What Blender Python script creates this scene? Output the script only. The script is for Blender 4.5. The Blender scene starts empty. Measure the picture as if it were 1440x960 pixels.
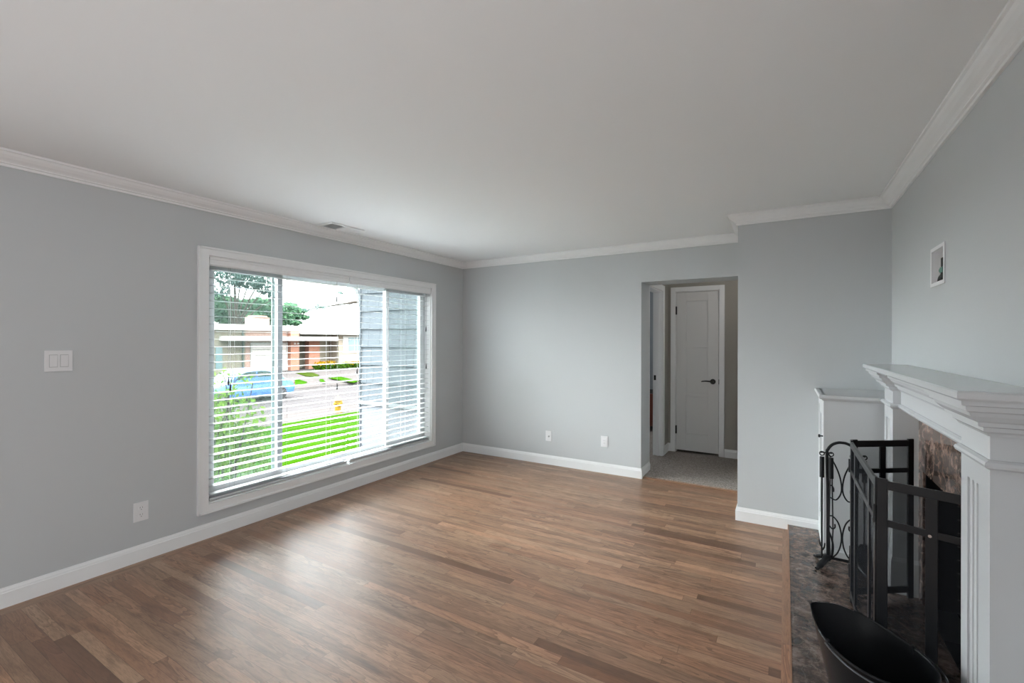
import bpy, bmesh, math, random
from mathutils import Vector, Matrix
random.seed(7)
PI = math.pi
sc = bpy.context.scene
col = sc.collection

# ------------------------------------------------------------------ camera
F_PX, YAW, HOR, CAM_X, CAM_Z, ROLL = 644.17, 0.5366, 478.36, 3.5646, 1.4251, -0.0023
cd = bpy.data.cameras.new('camera')
cam = bpy.data.objects.new('camera', cd); col.objects.link(cam)
cd.sensor_width = 36.0
cd.lens = F_PX / 1440 * 36
cd.shift_y = -(480 - HOR) / 1440
cd.clip_start = 0.03; cd.clip_end = 400
cam.matrix_world = (Matrix.Translation((CAM_X, 0, CAM_Z)) @ Matrix.Rotation(YAW, 4, 'Z')
                    @ Matrix.Rotation(PI / 2, 4, 'X') @ Matrix.Rotation(-ROLL, 4, 'Z'))
sc.camera = cam

# ------------------------------------------------------------------ world: bright overcast sky
SKY_LOW, SKY_HIGH = 6.0, 19.0
SUN_DIR, SUN_GLOW = (-0.88, -0.20, 0.42), 30.0
w = bpy.data.worlds.new('overcast_sky'); sc.world = w; w.use_nodes = True
bg = w.node_tree.nodes['Background']
# overcast luminance: dim near the horizon, brightest overhead
_n, _l = w.node_tree.nodes, w.node_tree.links
_tc = _n.new('ShaderNodeTexCoord'); _sp = _n.new('ShaderNodeSeparateXYZ'); _mr = _n.new('ShaderNodeMapRange')
_l.new(_tc.outputs['Generated'], _sp.inputs[0]); _l.new(_sp.outputs[2], _mr.inputs[0])
_mr.interpolation_type = 'SMOOTHSTEP'
_mr.inputs[1].default_value = 0.16; _mr.inputs[2].default_value = 0.55
_mr.inputs[3].default_value = SKY_LOW; _mr.inputs[4].default_value = SKY_HIGH
# soft bright patch of the cloud cover around the veiled sun
_sd = Vector(SUN_DIR).normalized()
_dt = _n.new('ShaderNodeVectorMath'); _dt.operation = 'DOT_PRODUCT'; _dt.inputs[1].default_value = _sd
_nm = _n.new('ShaderNodeVectorMath'); _nm.operation = 'NORMALIZE'
_l.new(_tc.outputs['Generated'], _nm.inputs[0]); _l.new(_nm.outputs[0], _dt.inputs[0])
def _wm(op, a, b):
    m = _n.new('ShaderNodeMath'); m.operation = op
    for k, v in enumerate((a, b)):
        if isinstance(v, bpy.types.NodeSocket): _l.new(v, m.inputs[k])
        else: m.inputs[k].default_value = v
    return m.outputs[0]
_bl = _wm('MULTIPLY', _wm('POWER', _wm('MAXIMUM', _dt.outputs['Value'], 0.0), 7.0), SUN_GLOW)
_l.new(_wm('ADD', _mr.outputs[0], _bl), bg.inputs[1])
bg.inputs[0].default_value = (0.95, 0.975, 1.0, 1)

# added fill lamps behind the camera; no windows stand there
XR_ = 4.201
def area(name, loc, rot, sx, sy, power, color=(1, 1, 1)):
    ld = bpy.data.lights.new(name, 'AREA'); ld.shape = 'RECTANGLE'
    ld.size = sx; ld.size_y = sy; ld.energy = power; ld.color = color
    o = bpy.data.objects.new(name, ld); col.objects.link(o)
    o.location = loc; o.rotation_euler = rot
    return o
area('fill_side', (0.06, -1.7, 0.95), (0, -PI / 2, 0), 1.2, 1.8, 20, (0.97, 0.985, 1.0))
area('fill_far_side', (XR_ - 0.06, -1.3, 1.2), (0, PI / 2, 0), 1.6, 2.4, 32, (0.97, 0.985, 1.0))
area('fill_rear', (3.1, -3.3, 0.95), (PI / 2 + 0.6, 0, 0), 2.0, 1.2, 15, (0.97, 0.985, 1.0))
area('fill_bedroom', (1.0, 6.9, 1.6), (0, -PI / 2, 0), 1.0, 1.2, 9, (0.92, 0.96, 1.0))  # unseen lamp that brightens the bedroom
area('fill_hall', (3.5, 5.4, 2.3), (0, PI / 2, 0), 0.8, 0.5, 2.4, (1.0, 0.97, 0.92))  # unseen lamp that brightens the hall

sc.view_settings.view_transform = 'Standard'
sc.view_settings.look = 'None'
sc.view_settings.exposure = 0.6
sc.view_settings.gamma = 1.0
sc.view_settings.use_curve_mapping = False

# ------------------------------------------------------------------ dimensions
D, J, XR, XJ, H = 4.752, 4.057, 4.201, 3.245, 2.42
REAR = -3.4
HX, HB = 2.28, 6.08            # hall left wall, hall back wall

def at(u, v, axis, val):
    """point where the sight line through pixel (u, v) meets the plane axis = val (used for surveying the place)"""
    a, b = u - 720, v - HOR
    c, s = math.cos(-ROLL), math.sin(-ROLL)
    a, b = a * c - b * s, a * s + b * c
    d = Vector((-math.sin(YAW), math.cos(YAW), 0)) + Vector((math.cos(YAW), math.sin(YAW), 0)) * (a / F_PX) + Vector((0, 0, -b / F_PX))
    o = Vector((CAM_X, 0, CAM_Z))
    i = 'xyz'.index(axis)
    t = (val - o[i]) / d[i]
    return o + d * t

# ------------------------------------------------------------------ materials
class NT:
    def __init__(s, name):
        s.m = bpy.data.materials.new(name); s.m.use_nodes = True
        s.t = s.m.node_tree; s.n = s.t.nodes; s.b = s.n['Principled BSDF']; s.out = s.n['Material Output']
    def node(s, typ, **kw):
        n = s.n.new(typ)
        for k, v in kw.items():
            if k.startswith('i_'):
                key = k[2:]
                key = int(key) if key.isdigit() else key.replace('_', ' ')
                s.put(n.inputs[key], v)
            else: setattr(n, k, v)
        return n
    def put(s, inp, v):
        if isinstance(v, bpy.types.NodeSocket): s.t.links.new(v, inp)
        else: inp.default_value = v
    def math(s, op, a, b=None, c=None, clamp=False):
        n = s.n.new('ShaderNodeMath'); n.operation = op; n.use_clamp = clamp
        s.put(n.inputs[0], a)
        if b is not None: s.put(n.inputs[1], b)
        if c is not None: s.put(n.inputs[2], c)
        return n.outputs[0]
    def mix(s, f, a, b, mode='MIX'):
        n = s.n.new('ShaderNodeMix'); n.data_type = 'RGBA'; n.blend_type = mode
        s.put(n.inputs[0], f); s.put(n.inputs[6], a); s.put(n.inputs[7], b)
        return n.outputs[2]
    def vec(s, x, y, z):
        n = s.n.new('ShaderNodeCombineXYZ'); s.put(n.inputs[0], x); s.put(n.inputs[1], y); s.put(n.inputs[2], z)
        return n.outputs[0]
    def ramp(s, f, stops, interp='LINEAR'):
        n = s.n.new('ShaderNodeValToRGB'); cr = n.color_ramp; cr.interpolation = interp
        while len(cr.elements) < len(stops): cr.elements.new(0.5)
        for e, (p, c) in zip(cr.elements, stops):
            e.position = p; e.color = (*c, 1) if len(c) == 3 else c
        s.put(n.inputs[0], f)
        return n.outputs[0]
    def obj(s):
        return s.node('ShaderNodeTexCoord').outputs['Object']
    def bump(s, h, strength=0.2, dist=0.001):
        n = s.node('ShaderNodeBump', i_Strength=strength, i_Distance=dist, i_Height=h)
        s.put(s.b.inputs['Normal'], n.outputs[0])

def plain(name, c, rough=0.5, metal=0.0, var=0.03, scale=6.0, bump=0.0, bscale=200.0, spec=0.5):
    t = NT(name); o = t.obj()
    nz = t.node('ShaderNodeTexNoise', i_Vector=o, i_Scale=scale, i_Detail=3.0)
    a = tuple(max(0, x * (1 - var)) for x in c) + (1,); b = tuple(min(1, x * (1 + var)) for x in c) + (1,)
    t.put(t.b.inputs['Base Color'], t.mix(nz.outputs[0], a, b))
    t.b.inputs['Roughness'].default_value = rough; t.b.inputs['Metallic'].default_value = metal
    t.b.inputs['Specular IOR Level'].default_value = spec
    if bump:
        n2 = t.node('ShaderNodeTexNoise', i_Vector=o, i_Scale=bscale, i_Detail=2.0)
        t.bump(n2.outputs[0], bump, 0.001)
    return t.m

M = {}
EXT = 0.27      # darkens the outdoor colours to offset the over-bright sky
def ex(c, k=1.0): return tuple(x * EXT * k for x in c[:3])
M['wall'] = plain('wall_paint_light_grey', (0.53, 0.55, 0.56), 0.55, var=0.012, scale=1.5, bump=0.08, bscale=260, spec=0.3)
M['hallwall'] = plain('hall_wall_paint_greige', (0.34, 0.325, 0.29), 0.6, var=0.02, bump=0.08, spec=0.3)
M['ceiling'] = plain('ceiling_paint_white', (0.86, 0.88, 0.89), 0.7, var=0.008, scale=1.0, bump=0.05, spec=0.2)
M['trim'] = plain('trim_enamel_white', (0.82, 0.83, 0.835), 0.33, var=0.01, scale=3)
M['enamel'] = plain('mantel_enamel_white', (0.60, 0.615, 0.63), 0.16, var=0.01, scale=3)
M['door'] = plain('door_enamel_white', (0.66, 0.66, 0.65), 0.35, var=0.01)
M['vinyl'] = plain('window_vinyl_white', (0.62, 0.65, 0.66), 0.35, var=0.01)
M['sash'] = plain('stile_shade_grey', (0.36, 0.39, 0.41), 0.45)  # backlit shade of the white meeting stile, put into the colour
M['alum'] = plain('screen_frame_and_stile_shade', (0.26, 0.33, 0.33), 0.4, metal=0.2)
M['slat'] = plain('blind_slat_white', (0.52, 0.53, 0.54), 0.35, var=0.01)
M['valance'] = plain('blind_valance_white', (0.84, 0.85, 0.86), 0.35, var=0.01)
M['cord'] = plain('blind_cord_white', (0.45, 0.46, 0.46), 0.8)
M['tassel'] = plain('cord_tassel_dark', (0.03, 0.03, 0.035), 0.5)
M['plastic'] = plain('plate_plastic_white', (0.74, 0.74, 0.75), 0.3, var=0.01)
M['slot'] = plain('socket_slot_dark', (0.03, 0.03, 0.03), 0.5)
M['iron'] = plain('wrought_iron_black', (0.016, 0.017, 0.019), 0.42, metal=0.55, var=0.2, scale=40, bump=0.25, bscale=350)
M['ironflat'] = plain('painted_steel_black', (0.010, 0.011, 0.013), 0.36, metal=0.1, var=0.15, scale=15, bump=0.12, bscale=500, spec=0.38)
M['bronze'] = plain('oil_rubbed_bronze', (0.010, 0.009, 0.008), 0.45, metal=0.2)
M['steel'] = plain('bright_steel', (0.6, 0.6, 0.6), 0.25, metal=1.0)
M['dark'] = plain('duct_dark', (0.05, 0.055, 0.06), 0.8)
M['green'] = plain('terminal_plug_green', (0.06, 0.16, 0.13), 0.5)
M['black'] = plain('cable_black', (0.012, 0.012, 0.012), 0.5)
M['bristle'] = plain('brush_bristle_black', (0.015, 0.014, 0.013), 0.9, bump=0.5, bscale=300)

def floor_mat():
    t = NT('red_oak_strip_floor'); o = t.obj()
    sp = t.node('ShaderNodeSeparateXYZ', i_0=o); X, Y = sp.outputs[0], sp.outputs[1]
    isb = t.math('ADD', t.math('LESS_THAN', X, 0.098), t.math('GREATER_THAN', X, 3.555), clamp=True)
    inv = t.math('SUBTRACT', 1.0, isb)
    along = t.math('ADD', t.math('MULTIPLY', X, inv), t.math('MULTIPLY', Y, isb))
    xb = t.math('ADD', X, 0.022)
    across = t.math('ADD', t.math('MULTIPLY', Y, inv), t.math('MULTIPLY', xb, isb))
    W = 0.0572
    q = t.math('DIVIDE', t.math('ADD', across, 10.0), W)
    row = t.math('ADD', t.math('FLOOR', q), t.math('MULTIPLY', isb, 500.0))
    fr = t.math('FRACT', q)
    wn = t.node('ShaderNodeTexWhiteNoise', noise_dimensions='1D'); t.put(wn.inputs['W'], row)
    r1 = wn.outputs['Value']; rc = t.node('ShaderNodeSeparateColor', i_0=wn.outputs['Color'])
    L = t.math('ADD', t.math('MULTIPLY', rc.outputs[0], 1.1), 0.55)
    uu = t.math('DIVIDE', t.math('ADD', t.math('ADD', along, 20.0), t.math('MULTIPLY', r1, 7.3)), L)
    ci = t.math('FLOOR', uu); fu = t.math('FRACT', uu)
    w2 = t.node('ShaderNodeTexWhiteNoise', noise_dimensions='2D'); t.put(w2.inputs['Vector'], t.vec(row, ci, 0.0))
    pid = w2.outputs['Value']; pc = t.node('ShaderNodeSeparateColor', i_0=w2.outputs['Color'])
    base = t.ramp(pid, [(0.0, (0.15, 0.088, 0.062)), (0.07, (0.25, 0.158, 0.112)), (0.3, (0.295, 0.19, 0.136)),
                        (0.55, (0.325, 0.214, 0.153)), (0.85, (0.36, 0.242, 0.174)), (1.0, (0.42, 0.295, 0.215))])
    # grey/red tint per plank
    tint = t.ramp(pc.outputs[1], [(0, (1.06, 0.96, 0.92)), (0.5, (1, 1, 1)), (1, (0.93, 0.98, 1.0))])
    base = t.mix(1.0, base, tint, 'MULTIPLY')
    base = t.mix(1.0, base, (1.10, 0.97, 0.84, 1), 'MULTIPLY')
    off = t.math('MULTIPLY', pid, 57.0)
    # broad figure (cathedral), elongated along the strip
    gv = t.vec(t.math('ADD', t.math('MULTIPLY', along, 1.7), off), t.math('ADD', t.math('MULTIPLY', across, 14.0), off), off)
    g1 = t.node('ShaderNodeTexNoise', i_Vector=gv, i_Scale=1.0, i_Detail=3.0, i_Roughness=0.55, i_Distortion=0.6)
    rings = t.math('FRACT', t.math('MULTIPLY', g1.outputs[0], 8.0))
    ringm = t.math('POWER', rings, 2.2)
    str1 = t.math('ADD', t.math('MULTIPLY', pc.outputs[2], 0.55), 0.18)
    base = t.mix(t.math('MULTIPLY', ringm, str1), base, (0.11, 0.058, 0.038, 1))
    # blotches of darker heartwood
    hv = t.vec(t.math('ADD', t.math('MULTIPLY', along, 3.0), off), t.math('ADD', t.math('MULTIPLY', across, 22.0), off), 3.0)
    h1 = t.node('ShaderNodeTexNoise', i_Vector=hv, i_Scale=1.0, i_Detail=4.0, i_Roughness=0.6)
    hm = t.node('ShaderNodeMapRange', i_0=h1.outputs[0], i_1=0.50, i_2=0.72, i_3=0.0, i_4=0.75)
    base = t.mix(hm.outputs[0], base, (0.12, 0.07, 0.048, 1))
    # open pores
    pv = t.vec(t.math('MULTIPLY', along, 26.0), t.math('MULTIPLY', across, 620.0), off)
    p1 = t.node('ShaderNodeTexNoise', i_Vector=pv, i_Scale=1.0, i_Detail=2.0)
    pm = t.node('ShaderNodeMapRange', i_0=p1.outputs[0], i_1=0.50, i_2=0.68, i_3=0.0, i_4=0.5)
    base = t.mix(pm.outputs[0], base, (0.14, 0.08, 0.055, 1))
    # seams
    e = t.math('ABSOLUTE', t.math('SUBTRACT', fr, 0.5))
    seam = t.math('GREATER_THAN', e, 0.486)
    eu = t.math('MULTIPLY', t.math('SUBTRACT', 0.5, t.math('ABSOLUTE', t.math('SUBTRACT', fu, 0.5))), L)
    butt = t.math('LESS_THAN', eu, 0.0009)
    sm = t.math('MULTIPLY', t.math('ADD', seam, butt, clamp=True), 0.6)
    base = t.mix(sm, base, (0.06, 0.03, 0.02, 1))
    t.put(t.b.inputs['Base Color'], base)
    rr = t.math('ADD', 0.33, t.math('MULTIPLY', g1.outputs[0], 0.10))
    t.put(t.b.inputs['Roughness'], rr)
    t.b.inputs['Specular IOR Level'].default_value = 0.62
    hgt = t.math('SUBTRACT', t.math('MULTIPLY', p1.outputs[0], -0.3), t.math('MULTIPLY', sm, 1.2))
    t.bump(hgt, 0.25, 0.0008)
    return t.m
M['floor'] = floor_mat()

def marble_mat(name, light=1.0, rough=0.12):
    t = NT(name); o = t.obj()
    n0 = t.node('ShaderNodeTexNoise', i_Vector=o, i_Scale=7.0, i_Detail=6.0, i_Roughness=0.65, i_Distortion=0.8)
    warp = t.node('ShaderNodeVectorMath', operation='MULTIPLY_ADD')
    t.put(warp.inputs[0], n0.outputs[1]); warp.inputs[1].default_value = (0.12, 0.12, 0.12); t.put(warp.inputs[2], o)
    n1 = t.node('ShaderNodeTexNoise', i_Vector=warp.outputs[0], i_Scale=15.0, i_Detail=8.0, i_Roughness=0.72)
    s = light
    c = t.ramp(n1.outputs[0], [(0.30, (0.022 * s, 0.014 * s, 0.011 * s)), (0.44, (0.075 * s, 0.052 * s, 0.042 * s)),
                               (0.52, (0.15 * s, 0.10 * s, 0.080 * s)), (0.62, (0.30 * s, 0.215 * s, 0.18 * s)), (0.8, (0.40 * s, 0.33 * s, 0.28 * s))])
    v = t.node('ShaderNodeTexVoronoi', feature='DISTANCE_TO_EDGE', i_Vector=warp.outputs[0], i_Scale=9.0)
    vm = t.node('ShaderNodeMapRange', i_0=v.outputs[0], i_1=0.0, i_2=0.035, i_3=0.55, i_4=0.0)
    msk = t.math('MULTIPLY', vm.outputs[0], n0.outputs[0])
    c = t.mix(msk, c, (0.5 * s, 0.42 * s, 0.36 * s, 1))
    # tile joints every 30.5 cm
    sp = t.node('ShaderNodeSeparateXYZ', i_0=o)
    jm = None
    for k in (0, 1, 2):
        f = t.math('FRACT', t.math('DIVIDE', t.math('ADD', sp.outputs[k], [10.0 - 3.594 + 9 * 0.305 - 10 + 3.594 + 0.055, 10.13, 10.05][k]), 0.305))
        e = t.math('GREATER_THAN', t.math('ABSOLUTE', t.math('SUBTRACT', f, 0.5)), 0.4975)
        jm = e if jm is None else t.math('MAXIMUM', jm, e)
    c = t.mix(t.math('MULTIPLY', jm, 0.25), c, (0.2, 0.16, 0.13, 1))
    t.put(t.b.inputs['Base Color'], c)
    t.b.inputs['Roughness'].default_value = rough
    return t.m
M['marble'] = marble_mat('emperador_marble_hearth', 0.68, 0.20)
M['facing'] = marble_mat('emperador_marble_facing', 1.25, 0.08)

def carpet_mat():
    t = NT('carpet_grey_brown'); o = t.obj()
    n1 = t.node('ShaderNodeTexNoise', i_Vector=o, i_Scale=85.0, i_Detail=3.0)
    n2 = t.node('ShaderNodeTexNoise', i_Vector=o, i_Scale=9.0, i_Detail=3.0)
    c = t.ramp(n1.outputs[0], [(0.3, (0.18, 0.16, 0.145)), (0.7, (0.56, 0.50, 0.46))])
    c = t.mix(t.math('MULTIPLY', n2.outputs[0], 0.5), c, (0.30, 0.27, 0.245, 1))
    t.put(t.b.inputs['Base Color'], c); t.b.inputs['Roughness'].default_value = 1.0
    t.b.inputs['Specular IOR Level'].default_value = 0.1
    t.bump(n1.outputs[0], 0.9, 0.006)
    return t.m
M['carpet'] = carpet_mat()

def brick_mat(name, c1, c2, mortar, bw, bh, rot=None, rough=0.9):
    t = NT(name); o = t.obj()
    sp = t.node('ShaderNodeSeparateXYZ', i_0=o)
    h = t.math('ADD', sp.outputs[0], sp.outputs[1])
    b = t.node('ShaderNodeTexBrick', i_Vector=t.vec(h, sp.outputs[2], 0.0), i_Color1=(*c1, 1), i_Color2=(*c2, 1), i_Mortar=(*mortar, 1),
               i_Scale=1.0, i_Mortar_Size=bh * 0.06, i_Brick_Width=bw, i_Row_Height=bh)
    n = t.node('ShaderNodeTexNoise', i_Vector=o, i_Scale=30.0, i_Detail=3.0)
    t.put(t.b.inputs['Base Color'], t.mix(t.math('MULTIPLY', n.outputs[0], 0.35), b.outputs[0], (*[x * 0.5 for x in c1], 1)))
    t.b.inputs['Roughness'].default_value = rough
    t.bump(b.outputs[1], -0.5, 0.004)
    return t.m
M['firebrick'] = brick_mat('firebrick_sooty', (0.03, 0.028, 0.026), (0.045, 0.04, 0.036), (0.12, 0.115, 0.11), 0.22, 0.068)
M['brick'] = brick_mat('brick_salmon', ex((0.30, 0.105, 0.05), 2.3), ex((0.32, 0.14, 0.09), 2.3), ex((0.3, 0.24, 0.21), 2.3), 0.3, 0.10)
M['brickpale'] = brick_mat('brick_pale_pink', ex((0.40, 0.22, 0.17), 2.3), ex((0.46, 0.27, 0.21), 2.3), ex((0.42, 0.34, 0.3), 2.3), 0.3, 0.10)

def glass_mat():
    t = NT('window_glass'); t.n.remove(t.b)
    tr = t.node('ShaderNodeBsdfTransparent'); tr.inputs[0].default_value = (0.93, 0.955, 0.95, 1)
    gl = t.node('ShaderNodeBsdfGlossy', i_Roughness=0.02)
    fr = t.node('ShaderNodeFresnel', i_IOR=1.45)
    mx = t.node('ShaderNodeMixShader'); bf = t.node('ShaderNodeNewGeometry').outputs['Backfacing']
    t.put(mx.inputs[0], t.math('MULTIPLY', fr.outputs[0], t.math('SUBTRACT', 1.0, bf))); t.put(mx.inputs[1], tr.outputs[0]); t.put(mx.inputs[2], gl.outputs[0])
    t.put(t.out.inputs[0], mx.outputs[0]); return t.m
M['glass'] = glass_mat()

def mesh_mat(name, c, opacity, pitch):
    t = NT(name); t.n.remove(t.b)
    df = t.node('ShaderNodeBsdfDiffuse'); df.inputs[0].default_value = (*c, 1)
    tr = t.node('ShaderNodeBsdfTransparent')
    n = t.node('ShaderNodeTexNoise', i_Vector=t.obj(), i_Scale=4.0)
    f = t.math('ADD', opacity, t.math('MULTIPLY', t.math('SUBTRACT', n.outputs[0], 0.5), 0.04))
    mx = t.node('ShaderNodeMixShader'); t.put(mx.inputs[0], f); t.put(mx.inputs[1], tr.outputs[0]); t.put(mx.inputs[2], df.outputs[0])
    t.put(t.out.inputs[0], mx.outputs[0]); return t.m
M['insect'] = mesh_mat('insect_screen', (0.22, 0.28, 0.26), 0.20, 0.002)
M['firemesh'] = mesh_mat('fine_steel_mesh', (0.02, 0.021, 0.024), 0.30, 0.002)

def leaf_mat(name, c1, c2, trans=0.5):
    t = NT(name); t.n.remove(t.b)
    n = t.node('ShaderNodeTexNoise', i_Vector=t.obj(), i_Scale=3.5, i_Detail=4.0)
    w_ = t.node('ShaderNodeNewGeometry').outputs['Random Per Island']
    f = t.math('ADD', t.math('MULTIPLY', w_, 0.7), t.math('MULTIPLY', n.outputs[0], 0.4), clamp=True)
    c = t.mix(f, (*c1, 1), (*c2, 1))
    d = t.node('ShaderNodeBsdfDiffuse', i_Color=c); tl = t.node('ShaderNodeBsdfTranslucent', i_Color=c)
    mx = t.node('ShaderNodeMixShader'); mx.inputs[0].default_value = trans
    t.put(mx.inputs[1], d.outputs[0]); t.put(mx.inputs[2], tl.outputs[0]); t.put(t.out.inputs[0], mx.outputs[0]); return t.m
M['leaf'] = leaf_mat('shrub_leaf', ex((0.06, 0.19, 0.045), 1.3), ex((0.30, 0.52, 0.06), 1.3))
M['treeleaf'] = leaf_mat('tree_leaf', ex((0.035, 0.085, 0.06), 2.8), ex((0.10, 0.19, 0.10), 2.8), 0.35)
M['cypress'] = leaf_mat('cypress_needles', ex((0.04, 0.075, 0.07), 2.8), ex((0.09, 0.14, 0.12), 2.8), 0.3)
M['hedge'] = leaf_mat('hedge_leaf', ex((0.03, 0.12, 0.01)), ex((0.16, 0.34, 0.02)), 0.3)
M['flower'] = leaf_mat('flower_orange', ex((0.55, 0.22, 0.01)), ex((0.62, 0.42, 0.02)), 0.3)
M['bark'] = plain('bark_grey_brown', ex((0.12, 0.10, 0.085)), 0.9, var=0.3, scale=12, bump=0.6, bscale=40, spec=0.0)

def grass_mat(name, c1, c2):
    t = NT(name); o = t.obj()
    n1 = t.node('ShaderNodeTexNoise', i_Vector=o, i_Scale=1.2, i_Detail=4.0)
    n2 = t.node('ShaderNodeTexNoise', i_Vector=o, i_Scale=45.0, i_Detail=2.0)
    f = t.math('ADD', t.math('MULTIPLY', n1.outputs[0], 0.5), t.math('MULTIPLY', n2.outputs[0], 0.5))
    t.put(t.b.inputs['Base Color'], t.ramp(f, [(0.35, c1), (0.65, c2)]))
    t.b.inputs['Roughness'].default_value = 0.95; t.b.inputs['Specular IOR Level'].default_value = 0.0
    t.bump(n2.outputs[0], 0.8, 0.03)
    return t.m
M['grass'] = grass_mat('lawn_grass', ex((0.06, 0.26, 0.006), 0.34), ex((0.15, 0.42, 0.012), 0.34))
M['drygrass'] = grass_mat('verge_grass', ex((0.10, 0.20, 0.02), 0.35), ex((0.20, 0.26, 0.05), 0.35))
M['concrete'] = plain('concrete_pale', ex((0.30, 0.265, 0.255), 0.50), 0.9, var=0.1, scale=3, bump=0.3, bscale=60, spec=0.0)
M['asphalt'] = plain('asphalt_worn_pale', ex((0.275, 0.25, 0.25), 0.50), 0.95, var=0.08, scale=2, bump=0.3, bscale=60, spec=0.0)
M['walk'] = plain('walkway_concrete', ex((0.25, 0.24, 0.245), 0.50), 0.9, var=0.15, scale=5, bump=0.3, bscale=60, spec=0.0)
M['stucco'] = plain('stucco_tan', ex((0.215, 0.19, 0.145), 2.3), 0.95, var=0.08, bump=0.4, bscale=30, spec=0.0)
M['stucco2'] = plain('stucco_beige', ex((0.30, 0.25, 0.20), 2.3), 0.95, var=0.08, bump=0.4, bscale=30, spec=0.0)
M['housewhite'] = plain('painted_fascia_white', ex((0.55, 0.53, 0.50), 2.3), 0.7, spec=0.0)
M['roofgravel'] = plain('roof_gravel_pale', ex((0.30, 0.29, 0.27), 2.3), 0.95, var=0.2, scale=8, spec=0.0)
M['garage'] = plain('garage_door_white', ex((0.62, 0.57, 0.53), 2.6), 0.6, spec=0.0)
M['hglass'] = plain('house_window_glass', ex((0.13, 0.2, 0.21), 2.3), 0.1)
M['shake'] = plain('painted_shake_grey', ex((0.22, 0.25, 0.275)), 0.85, var=0.07, scale=14, bump=0.5, bscale=25, spec=0.0)
M['shaketrim'] = plain('exterior_trim_white', ex((0.42, 0.45, 0.46)), 0.7, spec=0.0)
M['carblue'] = plain('car_paint_blue', ex((0.05, 0.14, 0.42), 2.3), 0.2, metal=0.3, var=0.05)
M['carglass'] = plain('car_window_glass', ex((0.12, 0.17, 0.17)), 0.08)
M['tyre'] = plain('tyre_rubber', ex((0.02, 0.02, 0.022)), 0.9)
M['rim'] = plain('alloy_wheel', ex((0.4, 0.4, 0.42)), 0.35, metal=0.7)
M['hydrant'] = plain('hydrant_yellow', ex((0.50, 0.30, 0.04)), 0.5, spec=0.0)
M['hydtop'] = plain('hydrant_cap_white', ex((0.34, 0.32, 0.26)), 0.5, spec=0.0)
M['redwood'] = plain('bed_wood_reddish', (0.16, 0.045, 0.03), 0.4, var=0.2, scale=20)
M['bedding'] = plain('bedding_dark', (0.04, 0.035, 0.035), 0.9)
M['nosing'] = plain('threshold_oak', (0.30, 0.165, 0.10), 0.35, var=0.15, scale=25)

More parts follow.
